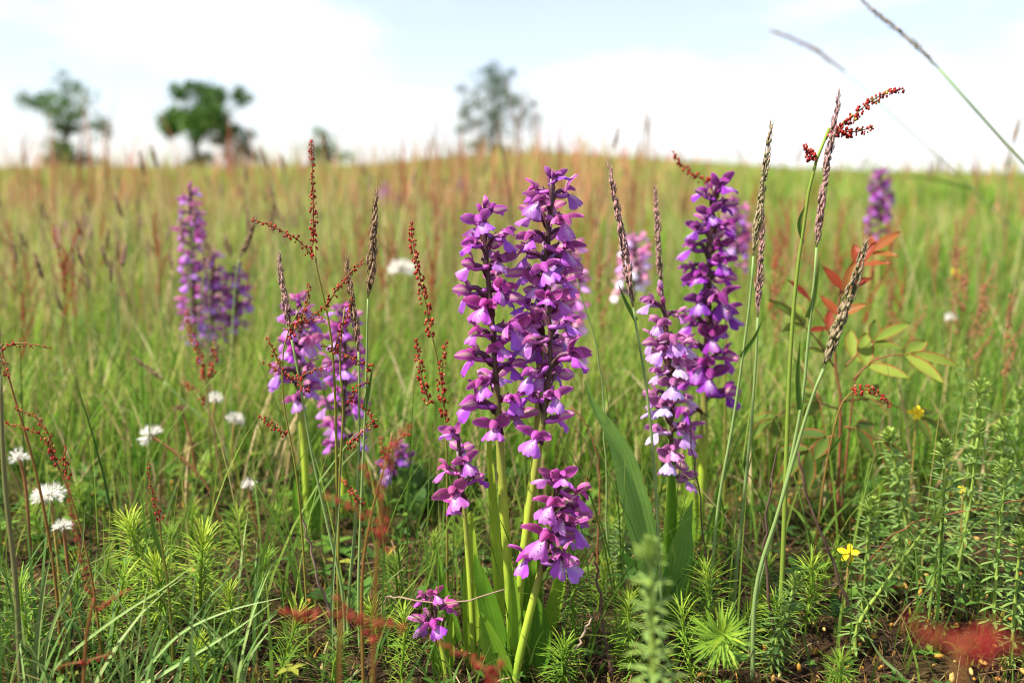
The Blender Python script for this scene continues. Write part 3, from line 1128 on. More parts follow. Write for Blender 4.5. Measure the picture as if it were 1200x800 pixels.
# ------------------------------------------------------------------ broad hairy leaves beside the pale orchid
def broad_leaf_plant():
    b = P(775, 705, 0.665)
    b.z = gz(b.x, b.y)
    t = thing('hairy_leaf_plant', 'plant with long hairy light green leaves at the foot of the pale orchid', 'plant', b)
    for path, Y, W, tn in [([(684, 445), (697, 478), (722, 520), (742, 590), (764, 690)], 0.655, 0.0122, 0.95),
                           ([(812, 585), (800, 622), (780, 715)], 0.645, 0.0120, 0.8),
                           ([(738, 660), (750, 690), (768, 712)], 0.66, 0.007, 0.6),
                           ([(722, 640), (745, 670), (770, 712)], 0.68, 0.006, 0.3)]:
        pts = pxpath(path, Y)
        sp = spline(pts, 16)
        wid = [W * float(np.interp(i / 15, [0, .2, .45, .65, .82, 1], [.45, .8, 1, .85, .38, .02])) for i in range(16)]
        mb = MB()
        nn = Vector((0.45, -1, 0.3))
        mb.ribbon(sp, wid, nn, tn, 4, 0.35, 0.06)
        # fringe of hairs along both edges
        for i in range(1, 15):
            for e in (-1, 1):
                T = (sp[i + 1] - sp[i - 1]).normalized() if i < 15 else Vector((0, 0, 1))
                S = T.cross(nn).normalized()
                for q in range(7):
                    f = random.random()
                    p = sp[i].lerp(sp[min(15, i + 1)], f) + S * e * (wid[i] * (1 - f) + wid[min(15, i + 1)] * f) * 0.92 + S.cross(T) * wid[i] * 0.33
                    d = (S * e + T * random.uniform(-.4, .6) + Vector((0, -random.uniform(-.5, .5), 0))).normalized()
                    h = S.cross(T) * 0.00009
                    p2 = p + d * random.uniform(0.0008, 0.0016)
                    mb.add([p - h, p + h, p2], [(0, 1, 2)], [(0, 0.5, 1)] * 3)
        mb.build('leaf', 'hairy_leaf', t)


broad_leaf_plant()


# ------------------------------------------------------------------ grasses with seed heads
def head_mesh(mb, pts, W, rnd, dens=1.0, loose=0.0):
    """spikelets overlapping along an axis, pts from the bottom to the tip"""
    n = 30
    sp = spline(pts, n)
    L = sum((b - a).length for a, b in zip(sp, sp[1:]))
    mb.tube(sp, 0.00035, 4, 0.5)
    cnt = int(L / 0.0009 * dens)
    sl = 0.0075 * (W / 0.0026) ** 0.5
    ang = 0
    for i in range(cnt):
        f = i / cnt
        fi = f * (n - 1)
        i0 = min(n - 2, int(fi))
        p = sp[i0].lerp(sp[i0 + 1], fi - i0)
        T = (sp[i0 + 1] - sp[i0]).normalized()
        for _ in range(2):
            ang = rnd.uniform(0, 6.283)
            X = T.orthogonal().normalized()
            B = T.cross(X)
            o = X * math.cos(ang) + B * math.sin(ang)
            env = W * (min(1, 0.35 + f * 3.5)) * (1 - f ** 4 * 0.75)
            c0 = p + o * env * 0.25
            d = (T * (1.0 - loose * 0.3) + o * (0.17 + loose)).normalized()
            ln = sl * rnd.uniform(0.6, 1.25) * (1 - 0.35 * f)
            d = (d + Vector((rnd.gauss(0, .07), rnd.gauss(0, .07), rnd.gauss(0, .07)))).normalized()
            S = d.cross(o).normalized()
            w = env * 0.34 * rnd.uniform(0.8, 1.2)
            mid = c0 + d * ln * 0.42 + o * env * 0.30
            tip = c0 + d * ln
            mb.add([c0, mid - S * w, mid + o * w * 0.55, mid + S * w, tip],
                   [(0, 2, 1), (0, 3, 2), (1, 2, 4), (2, 3, 4), (0, 1, 3), (1, 4, 3)],
                   [(0, 0, .5), (-1, .5, .5), (0, .5, .5), (1, .5, .5), (0, 1, .5)])
            if rnd.random() < 0.5:
                aw = tip + (d + o * .3).normalized() * ln * rnd.uniform(.3, .7)
                mb.add([tip - S * 0.00007, tip + S * 0.00007, aw], [(0, 1, 2)], [(1, 1, .5)] * 3)


def foxtail(label, head, stem, Y, W, mat, r=0.0010, leaf=None, group=None, stint=0.8, seed=1, name='grass_stalk'):
    """head: pixels tip->bottom; stem: pixels from there downwards"""
    rnd = random.Random(seed)
    hp = [P(p[0], p[1], p[2] if len(p) > 2 else Y) for p in head][::-1]
    spx = pxpath([head[-1]] + list(stem), Y)
    base = spx[0].copy()
    t = thing(name, label, 'grass', base, group)
    mb = MB()
    sp = spline(spx, 18)
    mb.tube(sp, [r * (1.15 - 0.5 * i / 17) for i in range(18)], 7, stint)
    mb.build('stem', 'grass_stem', t)
    mb = MB()
    head_mesh(mb, hp, W, rnd)
    mb.build('seed_head', mat, t)
    for lf in (leaf or []):
        pts = pxpath(lf[0], Y, False)
        mb = MB()
        s2 = spline(pts, 10)
        mb.ribbon(s2, [lf[1] * (1 - (i / 9) ** 2) + 0.0001 for i in range(10)], Vector((0.3, -1, .3)), lf[2] if len(lf) > 2 else 0.35, 2, 0.5)
        mb.build('leaf', 'grass', t)
    return t


foxtail('tall purple foxtail grass leaning between the central clump and the pale orchid', [(715, 198), (722, 240), (733, 300), (742, 360)],
        [(746, 385), (757, 450), (766, 540), (772, 640), (776, 730)], 0.60, 0.0031, 'head_purple', 0.0011,
        leaf=[([(724, 332), (734, 356), (745, 376)], 0.0016), ], seed=2)
foxtail('slim purple foxtail grass just behind the pale lilac orchid', [(768, 221), (770, 260), (772, 300), (775, 338)],
        [(780, 420), (786, 540), (790, 690)], 0.72, 0.0029, 'head_purple', 0.0012, seed=3)
foxtail('tall pale green foxtail grass right of the dark purple orchid', [(904, 145), (898, 190), (890, 245), (883, 300)],
        [(879, 350), (870, 420), (858, 500), (842, 590), (833, 690)], 0.61, 0.0029, 'head_green', 0.0011, seed=4,
        leaf=[([(893, 375), (884, 395), (868, 418)], 0.0018, 0.3)])
foxtail('purple foxtail grass close behind the tall pale green one', [(893, 238), (893, 280), (890, 330), (888, 372)],
        [(886, 420), (880, 500), (872, 580), (862, 680)], 0.64, 0.0027, 'head_purple', 0.0012, seed=5)
foxtail('tallest pink tinged foxtail grass crossing the red sorrel cluster', [(983, 110), (977, 150), (968, 200), (960, 260), (957, 290)],
        [(955, 320), (947, 400), (940, 470), (920, 570), (898, 650), (880, 730)], 0.585, 0.0030, 'head_purple', 0.0012, seed=6,
        leaf=[([(961, 300), (953, 350), (945, 372)], 0.0022, 0.55)])
foxtail('thick dark green foxtail grass leaning right in front of the red leaves', [(1014, 286), (1003, 325), (985, 375), (965, 432)],
        [(952, 465), (935, 520), (912, 600), (886, 690)], 0.56, 0.0042, 'head_green', 0.0013, seed=7,
        leaf=[([(938, 395), (934, 440), (936, 480)], 0.0022, 0.35)])
foxtail('tall dark brown foxtail grass beside the pinkish drooping orchid', [(441, 226), (438, 265), (435, 310), (431, 350)],
        [(430, 400), (428, 480), (424, 570), (420, 690)], 0.60, 0.0034, 'head_dark', 0.0009, seed=8,
        leaf=[([(437, 428), (433, 450), (427, 480)], 0.0018)])
foxtail('short purple foxtail grass in front of the light purple orchid', [(327, 298), (330, 330), (336, 365), (341, 395)],
        [(350, 440), (365, 530), (385, 620), (402, 700)], 0.60, 0.0027, 'head_purple', 0.0010, seed=9)
foxtail('brown foxtail grass in front of the pinkish drooping orchid', [(407, 304), (411, 345), (417, 385), (420, 412)],
        [(421, 450), (420, 540), (416, 620), (408, 706)], 0.61, 0.0028, 'head_dark', 0.0011, seed=10)
foxtail('bent brown foxtail grass beside the tall slender orchid', [(298, 254), (294, 272), (288, 288), (280, 303)],
        [(276, 330), (272, 400), (270, 520)], 1.02, 0.0040, 'head_dark', 0.0011, seed=12)
# big arching grasses against the sky
foxtail('long arching brome grass curving across the upper sky', [(1003, -6), (1030, 18), (1066, 46), (1100, 80)],
        [(1140, 125), (1180, 170), (1215, 205), (1300, 330), (1370, 600)], 0.44, 0.0012, 'head_green', 0.0009, seed=13, name='brome_grass')
foxtail('faint arching grass with drooping pale head against the sky', [(903, 36), (930, 46), (960, 62), (990, 84)],
        [(1040, 130), (1090, 175), (1140, 222), (1200, 280), (1290, 420), (1340, 700)], 0.37, 0.0008, 'head_tan', 0.0004, seed=14, name='brome_grass',
        leaf=[([(1050, 206), (1095, 211), (1140, 223)], 0.0006, 0.4)])
foxtail('dark upright grass stem rising beside the arched sorrel racemes', [(-2, 380), (0, 440)],
        [(5, 560), (18, 680), (24, 790)], 0.53, 0.0016, 'head_dark', 0.0016, seed=15, stint=0.2)
# slanting withered foxtail behind
foxtail('withered foxtail leaning over the white seed clocks', [(158, 420), (175, 433), (192, 447)],
        [(215, 470), (245, 500), (285, 545)], 1.0, 0.0028, 'head_dark', 0.0013, seed=16)

# the field of foxtails behind: a few kinds, copied
FOX = []
for k in range(5):
    rnd = random.Random(300 + k)
    t = thing('grass_stalk', 'brown foxtail grass head standing out of focus in the meadow', 'grass', (0, 0, 0), 'foxtails across the meadow')
    h = 0.30
    lean = rnd.uniform(-0.025, 0.03)
    pts = [Vector((0, 0, -0.004)), Vector((lean * .2, 0.01, h * .4)), Vector((lean * .6, 0.01, h * .78)), Vector((lean * 1.3, 0.0, h))]
    full = spline(pts, 24)
    mb = MB()
    mb.tube(full[:21], 0.0008, 5, 0.6)
    mb.build('stem', 'grass_stem', t)
    mb = MB()
    head_mesh(mb, full[20:], (0.0042, 0.004, 0.0038, 0.0036, 0.0045)[k], rnd, 0.8)
    mb.build('seed_head', ('head_dark', 'head_tan', 'head_purple', 'head_tan', 'head_dark')[k], t)
    t['tone'] = ('dark brown', 'tan', 'purplish', 'tan', 'dark brown')[k]
    FOX.append([t, False])


def place(protos, x, y, sc, rz, label=None):
    e = random.choice(protos)
    loc = Vector((x, y, gz(x, y)))
    if not e[1]:
        e[1] = True
        o = e[0]
        o.location = loc
        o.rotation_euler = (0, 0, rz)
        o.scale = (sc, sc, sc)
        if label:
            o['label'] = label
        return o
    return copy_thing(e[0], loc, rz, sc, label)


MARKS = [(0, 60, 'beyond the dark grass stem'), (60, 145, 'in line with the open hawthorn'), (145, 205, 'left of the tall slender orchid'),
         (205, 300, 'in line with the dense thorn tree'), (300, 350, 'between the thorn tree and the young tree'), (350, 420, 'in line with the young tree'),
         (420, 520, 'between the young tree and the lone tree'), (520, 640, 'in line with the lone sparse tree'), (640, 700, 'just right of the tallest orchid'),
         (700, 790, 'behind the pale pink orchid'), (790, 880, 'behind the dark purple orchid'), (880, 960, 'behind the pale green foxtail'),
         (960, 1010, 'behind the tallest foxtail'), (1010, 1060, 'about the lone distant orchid'), (1060, 1120, 'beyond the rose leaflets'), (1120, 1300, 'beyond the bedstraw group')]


def field_label(o, px, Y, kind):
    tone = o.get('tone', '')
    far = 'Large blurred' if Y < 1.6 else 'Mid-sized blurred' if Y < 2.6 else 'Small' if Y < 4.5 else 'Tiny distant'
    where = next((w for a, b, w in MARKS if a <= px < b), MARKS[-1][2])
    o['label'] = f'{far} {tone} {kind} {where}'.lower()


def place_top(protos, px, py, Y, h=0.30, rz=None):
    """stand a copied stalk so that its top reaches pixel (px, py)"""
    p = P(px, py, Y)
    g = gz(p.x, Y)
    o = place(protos, p.x, Y, max(0.3, (p.z - g) / h), random.uniform(-1, 1) if rz is None else rz)
    field_label(o, px, Y, 'foxtail' if protos is FOX else 'sorrel')
    return o


for px, py, Y in [(18, 285, 1.25), (86, 292, 1.35), (100, 318, 1.2), (130, 285, 1.3), (122, 308, 1.15), (75, 345, 1.1), (148, 340, 1.4),
                  (60, 240, 1.9), (112, 230, 2.1), (150, 205, 2.4), (185, 178, 1.7), (195, 172, 2.0), (170, 232, 2.2), (262, 214, 2.0), (290, 190, 1.8),
                  (318, 172, 1.7), (330, 180, 1.9), (345, 165, 1.6), (395, 160, 1.7), (350, 238, 2.3), (372, 246, 2.0), (305, 212, 1.9), (318, 225, 2.4),
                  (335, 235, 1.6), (415, 205, 2.1), (430, 190, 2.6), (468, 200, 2.2), (240, 205, 2.6), (40, 205, 2.8), (10, 225, 2.2), (95, 205, 3.0),
                  (505, 205, 2.8), (560, 190, 3.2), (720, 150, 2.2), (762, 135, 2.6), (740, 190, 2.4), (700, 185, 3.0), (930, 170, 2.6), (880, 170, 3.0),
                  (1000, 185, 3.2), (1075, 190, 2.8), (1110, 185, 2.9), (1180, 178, 2.4), (1196, 140, 2.0), (1150, 195, 3.4), (810, 190, 3.4)]:
    place_top(FOX, px, py, Y)
for i in range(46):      # the thick stand of foxtails about the slender orchid
    Y = random.uniform(1.05, 2.2)
    place_top(FOX, random.uniform(0, 350), random.uniform(222, 250) + 90 / Y * random.random(), Y)
for i in range(60):
    Y = 1.5 * (9 / 1.5) ** random.random()
    px = random.uniform(0, 1200) if random.random() < 0.45 else random.uniform(0, 560)
    place_top(FOX, px, random.gauss(215, 18) + 60 / Y, Y)


# ------------------------------------------------------------------ sorrel
def raceme(mb, pts, rnd, size=0.0013, step=0.0042, per=5, taper=0.5, nodes=True):
    """whorls of small hanging seeds along a thin axis; pts from base to tip"""
    L = sum((Vector(b) - Vector(a)).length for a, b in zip(pts, pts[1:]))
    n = max(5, int(L / step * 1.2))
    per = int(per * 1.4)
    sp = spline(pts, n + 1)
    mb.mat = 0
    mb.tube(sp, [0.0005 - 0.0002 * i / n for i in range(n + 1)], 4, 0.15)
    mb.mat = 1
    for i, p in enumerate(sp):
        f = i / n
        T = (sp[min(i + 1, n)] - sp[max(0, i - 1)]).normalized()
        X = T.orthogonal().normalized()
        B = T.cross(X)
        k = per + rnd.randint(-2, 2)
        for q in range(max(1, k)):
            a = rnd.random() * 6.28
            o = (X * math.cos(a) + B * math.sin(a)).normalized()
            r = size * rnd.uniform(0.65, 1.15) * (1 - 0.35 * f)
            d = size * rnd.uniform(0.9, 2.4) * (1 - taper * f)
            c = p + o * d + T * rnd.uniform(-.3, .3) * step - Vector((0, 0, rnd.uniform(0, 0.6) * size))
            mb.blob(c, r * 0.86, min(1, max(0, rnd.gauss(0.45, 0.3))), (0.8, 0.8, 1.15))


def sorrel(label, stem, Y, racemes, r=0.0011, seed=1, size=0.0013, step=0.0042, per=5, group=None, stint=0.5, leaf=None, mat='sorrel_seed'):
    """stem: pixels top->ground; racemes: pixel paths tip->base"""
    rnd = random.Random(seed)
    pts = pxpath(stem, Y)
    base = pts[0].copy()
    t = thing('sorrel', label, 'sorrel', base, group)
    mb = MB()
    sp = spline(pts, 18)
    mb.tube(sp, [r * (1.1 - 0.55 * i / 17) for i in range(18)], 6, stint)
    mb.build('stem', 'sorrel_stem', t)
    for rc in racemes:
        rp = [P(p[0], p[1], p[2] if len(p) > 2 else Y) for p in rc][::-1]
        mb = MB()
        raceme(mb, rp, rnd, size, step, per)
        mb.build('raceme', ['sorrel_stem', mat], t)
    for lf in (leaf or []):
        q = pxpath(lf[0], Y, False)
        s2 = spline(q, 9)
        mb = MB()
        mb.ribbon(s2, [lf[1] * math.sin(PI * min(1, 0.15 + 0.85 * (i / 8))) + 0.0001 for i in range(9)], Vector((0.3, -1, .3)), 0.4, 2, 0.4)
        mb.build('leaf', 'grass', t)
    return t


sorrel('tall red sorrel with an upright raceme among the orchids behind the dark foxtail', [(368, 285), (372, 320), (384, 370), (391, 430), (394, 520), (396, 690)], 0.605,
       [[(364, 164), (366, 200), (367, 240), (367, 288)], [(297, 257), (325, 268), (350, 282), (366, 300)], [(425, 305), (408, 322), (394, 340), (383, 358)]],
       seed=4, size=0.0012, per=4)
sorrel('branching red sorrel spread in front of the light purple orchid', [(352, 360), (340, 382), (332, 410), (332, 470), (345, 540), (352, 600), (360, 720)], 0.595,
       [[(362, 334), (360, 352), (352, 372), (342, 386)], [(382, 356), (370, 368), (350, 378), (340, 384)], [(314, 396), (320, 410), (326, 424), (332, 436)],
        [(309, 425), (330, 437), (350, 448), (360, 458)], [(384, 429), (365, 434), (352, 442)], [(376, 372), (366, 374), (352, 380), (338, 395)]],
       seed=5, size=0.0011, per=4, r=0.0008)
sorrel('red sorrel with drooping side racemes in front of the pinkish drooping orchid', [(404, 360), (398, 420), (402, 480), (398, 560), (396, 700)], 0.60,
       [[(379, 405), (400, 413), (418, 422), (433, 430)], [(412, 350), (406, 372), (398, 390), (392, 410)], [(432, 445), (420, 452), (410, 470)],
        [(440, 492), (430, 500), (418, 512), (408, 524)], [(425, 474), (432, 482), (438, 498)], [(303, 487), (312, 493), (322, 500), (335, 508)]],
       seed=6, size=0.0012, per=4, r=0.0009)
sorrel('rust red sorrel raceme left of the central clump', [(503, 380), (512, 420), (521, 480), (524, 560), (524, 650)], 0.66,
       [[(481, 262), (485, 290), (492, 325), (500, 360), (505, 392)], [(487, 398), (491, 420), (495, 445), (503, 470)], [(522, 400), (518, 430), (518, 460), (522, 490)]],
       seed=7, size=0.0017, per=4, r=0.0010)
sorrel('green stemmed sorrel with red seed cluster held against the sky', [(972, 150), (962, 182), (951, 196), (946, 240), (938, 290), (932, 340), (926, 420), (922, 520), (918, 640)], 0.60,
       [[(1059, 104), (1040, 108), (1018, 121), (998, 138), (982, 152), (972, 162)], [(1022, 149), (1005, 154), (990, 154), (978, 152)], [(944, 170), (948, 176), (951, 186)]],
       seed=8, size=0.0015, step=0.0032, per=5, r=0.0016, stint=0.95, leaf=[([(944, 240), (936, 262), (941, 285)], 0.0016)])
sorrel('sorrel with arched russet raceme over the dark purple orchid', [(832, 214), (842, 250), (850, 330), (850, 480), (848, 640)], 0.84,
       [[(788, 176), (797, 191), (812, 203), (830, 214)]], seed=9, size=0.0018, per=4)
sorrel('nodding dark red sorrel below the red leaved plant', [(1000, 458), (988, 470), (978, 500), (966, 560), (958, 620), (950, 690)], 0.66,
       [[(1042, 474), (1030, 462), (1016, 456), (1002, 458)]], seed=10, size=0.0015, per=5, stint=0.25, r=0.0010,
       leaf=[([(990, 505), (980, 520), (968, 535)], 0.0012)])
sorrel('slim sorrel with small pinkish raceme among the feathery spurge', [(186, 605), (190, 640), (198, 700), (204, 786)], 0.56,
       [[(174, 546), (176, 566), (180, 585), (187, 606)]], seed=11, size=0.0010, per=4, r=0.0010, stint=0.5, leaf=[([(176, 590), (180, 620), (191, 655)], 0.0016)])
sorrel('arched crimson sorrel beside the dark grass stem', [(60, 530), (75, 562), (92, 610), (108, 680), (118, 760)], 0.55,
       [[(8, 496), (30, 502), (50, 512), (66, 540)], [(20, 478), (40, 488), (55, 505), (64, 535)], [(76, 524), (76, 540), (78, 556)]], seed=12, size=0.0010, per=4, r=0.0008, stint=0.25)
sorrel('sorrel with a long bare red stem near the white seed clocks', [(4, 420), (18, 470), (36, 530), (52, 600), (66, 690), (72, 780)], 0.56,
       [[(2, 402), (4, 420), (8, 440)], [(60, 408), (40, 404), (20, 402), (4, 408)]], seed=13, size=0.0010, per=3, r=0.0010, stint=0.15)
sorrel('out of focus rusty sorrel in front of the tall slender orchid', [(238, 420), (244, 470), (246, 520), (250, 580)], 0.88,
       [[(218, 365), (224, 390), (232, 415), (240, 440)], [(252, 396), (250, 420), (247, 440)], [(214, 448), (228, 456), (240, 468)]], seed=14, size=0.0019, per=3, r=0.001)
# out-of-focus crimson sorrels close to the lens
sorrel('blurred crimson sorrel hanging low before the central clump', [(452, 540), (445, 610), (440, 700), (436, 900)], 0.36,
       [[(480, 500), (465, 515), (455, 545)], [(385, 580), (405, 590), (430, 606), (446, 620)], [(425, 545), (440, 570), (450, 600), (448, 640)]], mat='sorrel_crimson', seed=15, size=0.0011, per=4, stint=0.1)
sorrel('second blurred crimson sorrel spreading across the bottom of the clump', [(400, 725), (398, 800), (396, 1000)], 0.34,
       [[(362, 716), (385, 718), (420, 722), (470, 735)], [(395, 700), (410, 722), (440, 745)], [(330, 716), (345, 718), (365, 722)]], mat='sorrel_crimson', seed=16, size=0.0011, per=5, stint=0.1)
sorrel('blurred crimson sorrel stretching toward the tiny low orchid', [(560, 775), (590, 830), (600, 1000)], 0.36,
       [[(515, 752), (535, 762), (560, 775), (580, 792)], [(590, 775), (580, 785), (575, 800)]], mat='sorrel_crimson', seed=17, size=0.0011, per=4, stint=0.1)
sorrel('heavily blurred red sorrel right against the lens over bare soil', [(1120, 760), (1130, 830), (1140, 1100)], 0.18,
       [[(1065, 725), (1090, 742), (1115, 752), (1140, 765)], [(1205, 760), (1175, 752), (1150, 748), (1125, 756)], [(1160, 735), (1165, 750), (1150, 766)]], mat='sorrel_crimson', seed=18, size=0.0010, per=5, stint=0.1)
sorrel('blurred red sorrel sprawling under the crimson arched one', [(110, 700), (100, 760), (96, 900)], 0.44,
       [[(78, 560), (84, 600), (95, 650), (108, 700)], [(150, 690), (135, 700), (112, 712)], [(70, 780), (100, 774), (130, 766)]], mat='sorrel_crimson', seed=19, size=0.0009, per=3, stint=0.1)
sorrel('thin red sorrel rising between the short orchid and the foxtail behind', [(460, 506), (452, 540), (436, 600), (424, 690)], 0.50,
       [[(478, 508), (466, 516), (456, 530)], [(446, 515), (450, 530), (452, 545)], [(402, 562), (412, 575), (422, 590)]], seed=20, size=0.0011, per=4, stint=0.2)

SOR = []
for k in range(4):
    rnd = random.Random(500 + k)
    t = thing('sorrel', 'rusty red sorrel standing out of focus in the open meadow', 'sorrel', (0, 0, 0), 'sorrels across the meadow')
    h = 0.30
    mb = MB()
    pts = spline([Vector((0, 0, -.004)), Vector((0.005, 0, h * .4)), Vector((-0.004, 0.003, h * .7)), Vector((rnd.uniform(-.02, .02), 0, h))], 16)
    mb.tube(pts[:13], 0.0011, 5, 0.3)
    mb.build('stem', 'sorrel_stem', t)
    for q in range(4):
        i = 8 + 2 * q
        a = rnd.random() * 6.28
        ln = 0.06 if q < 3 else 0
        if q < 3:
            d = Vector((math.cos(a) * .5, math.sin(a) * .5, .8))
            path = [pts[i], pts[i] + d * .03, pts[i] + d * .055 + Vector((0, 0, .008))]
        else:
            path = pts[11:]
        mb = MB()
        raceme(mb, path, rnd, 0.0021, 0.0062, 4)
        mb.build('raceme', ['sorrel_stem', 'sorrel_seed' if k % 2 else 'sorrel_pale'], t)
    t['tone'] = 'crimson' if k % 2 else 'pale russet'
    SOR.append([t, False])
for px, py, Y in [(705, 268, 1.2), (690, 265, 1.5), (910, 240, 1.5), (925, 225, 1.9), (905, 265, 1.4), (1045, 315, 1.25), (1060, 305, 1.35), (1075, 350, 1.2),
                  (1150, 320, 1.1), (1185, 330, 1.0), (1140, 360, 1.2), (1100, 280, 1.8), (400, 260, 1.5), (380, 270, 1.6), (420, 250, 1.8), (445, 285, 1.5),
                  (95, 235, 1.6), (80, 280, 1.4), (20, 330, 1.2), (140, 270, 1.6), (165, 330, 1.5), (530, 230, 2.2), (515, 215, 2.6), (30, 290, 1.5),
                  (745, 235, 2.2), (880, 200, 2.4), (960, 240, 2.2), (990, 225, 2.6), (1180, 230, 2.2), (1130, 240, 2.4)]:
    place_top(SOR, px, py, Y, 0.31, random.random() * 6.28)
for i in range(46):
    Y = random.uniform(1.15, 2.4)
    place_top(SOR, random.choice((random.uniform(400, 520), random.uniform(660, 760), random.uniform(880, 1200), random.uniform(0, 400))),
              random.uniform(222, 255) + 90 / Y * random.random(), Y, 0.31, random.random() * 6.28)
for i in range(70):
    Y = 1.7 * (8 / 1.7) ** random.random()
    px = random.uniform(0, 1200) if random.random() < 0.4 else random.uniform(420, 1100)
    place_top(SOR, px, random.gauss(215, 14) + 70 / Y, Y, 0.31, random.random() * 6.28)


NEAR = [(190, 620, 'the slim sorrel'), (240, 660, 'the tall feathery spurge'), (58, 600, 'the big white seed clock'), (292, 570, 'the seed clock sunk in grass'),
        (350, 560, 'the light purple orchid stem'), (405, 580, 'the pinkish drooping orchid'), (466, 560, 'the half hidden orchid'), (440, 700, 'the blurred crimson sorrel'),
        (540, 620, 'the sparse orchid stem'), (690, 640, 'the upright spurge shoot'), (720, 600, 'the long hairy leaf'), (820, 620, 'the dark purple orchid stem'),
        (868, 690, 'the spurge rosette'), (900, 640, 'the foxtail stems'), (910, 740, 'the rough dark twig'), (960, 600, 'the nodding sorrel stem'), (995, 650, 'the drooping yellow flower'),
        (1074, 490, 'the round yellow flower'), (1100, 600, 'the brownish bedstraw'), (1150, 470, 'the tallest bedstraw'), (1178, 600, 'the pale stemmed bedstraw'), (110, 560, 'the arched crimson sorrel'),
        (1190, 500, 'the slender bedstraw'), (1195, 640, 'the bare soil patch')]


def beside(px, py):
    q = min(NEAR, key=lambda q: (q[0] - px) ** 2 + (q[1] - py) ** 2)
    return ('behind ' if py < q[1] - 25 else 'in front of ' if py > q[1] + 25 else 'beside ') + q[2]


# ------------------------------------------------------------------ spurge: feathery needle leaves
def needle_mesh():
    mb = MB()
    L, W = 1.0, 0.029
    pts = [Vector((0, 0, 0)), Vector((L * .35, 0, L * .03)), Vector((L * .7, 0, L * .03)), Vector((L, 0, -L * .03))]
    mb.ribbon(pts, [W * .6, W, W, W * .3], Vector((0, 0, 1)), 0.5, 2, 0.35)
    return mb


NEED = [needle_mesh() for _ in range(1)]
NEED_ME = {}
for k, tn in enumerate((0.15, 0.35, 0.55, 0.8, 1.0)):
    q = needle_mesh()
    q.a = [(a[0], a[1], tn) for a in q.a]
    NEED_ME[k] = q.mesh('leaf', 'spurge')


def spurge(label, top, foot, Y, n=60, L=0.017, bright=0.5, single=True, group=None, seed=1, bare=0.25):
    rnd = random.Random(seed)
    pts = pxpath([top, ((top[0] * .55 + foot[0] * .45) + rnd.uniform(-4, 4), (top[1] * .55 + foot[1] * .45), (top[2] + foot[2]) / 2 if len(top) > 2 else Y), foot], Y)
    base = pts[0].copy()
    t = thing('spurge', label, 'spurge', base, group)
    sp = spline(pts, 14)
    mb = MB()
    mb.tube(sp, [0.0011 - 0.0004 * i / 13 for i in range(14)], 6, 0.6)
    mb.build('stem', 'spurge', t)
    fol = MB()
    ang = 0
    n = int(n * 2.3)
    for i in range(n):
        f = bare + (1 - bare) * (i / n) ** 0.8
        fi = f * 13
        i0 = min(12, int(fi))
        p = sp[i0].lerp(sp[i0 + 1], fi - i0)
        T = (sp[i0 + 1] - sp[i0]).normalized()
        ang += 2.4 + rnd.uniform(-.2, .2)
        tip = max(0, (f - 0.75) / 0.25)
        el = rnd.uniform(0.0, 0.5) + tip * 0.75
        ln = L * rnd.uniform(0.75, 1.15) * (1 - 0.35 * tip ** 3)
        rot = T.to_track_quat('Z', 'Y').to_matrix().to_4x4()
        m = Matrix.Translation(p) @ rot @ Matrix.Rotation(ang, 4, 'Z') @ Matrix.Rotation(-el, 4, 'Y') @ Matrix.Scale(ln, 4)
        tn = min(1, max(0, bright + tip * 0.35 + rnd.gauss(0, 0.15) - 0.15))
        if single:
            o = link('leaf', NEED_ME[min(4, int(tn * 5))], t)
            o.matrix_local = Matrix.Translation(-base) @ m
        else:
            nd = NEED[0]
            fol.add([m @ v for v in nd.v], nd.f, [(a[0], a[1], tn) for a in nd.a])
    if not single:
        fol.build('foliage', 'spurge', t)
    return t


spurge('bright spurge rosette of radiating needles at the foot of the foxtails', (848, 742, 0.505), (842, 765, 0.585), 0.55, 60, 0.019, 0.5, seed=1, bare=0.35)
spurge('spurge tuft below the dark purple orchid', (828, 665), (826, 730), 0.60, 70, 0.018, 0.5, seed=2, bare=0.1)
spurge('upright spurge shoot right of the short magenta orchid', (676, 665), (672, 760), 0.585, 80, 0.015, 0.35, seed=3)
spurge('low dark spurge rosette right of the orchid clump leaves', (662, 755), (660, 794), 0.555, 80, 0.016, 0.4, seed=4, bare=0.05)
spurge('pale bluish spurge tip at the lower margin beside the twigs', (985, 772), (982, 815), 0.53, 60, 0.012, 0.45, seed=5, bare=0.05)
spurge('feathery lime green spurge leaning left of the slim sorrel', (150, 610), (175, 720), 0.62, 90, 0.020, 0.8, seed=6)
spurge('feathery lime green spurge right behind the slim sorrel', (182, 660), (200, 760), 0.58, 90, 0.020, 0.75, seed=7)
spurge('tall feathery spurge right of the slim sorrel', (238, 628), (236, 740), 0.60, 90, 0.020, 0.75, seed=8)
spurge('small fresh spurge tip beside the tall feathery spurge', (268, 690), (272, 745), 0.585, 70, 0.013, 0.7, seed=9)
spurge('low lime spurge in the corner behind the grass blades', (232, 752), (230, 800), 0.55, 70, 0.012, 0.75, seed=10)
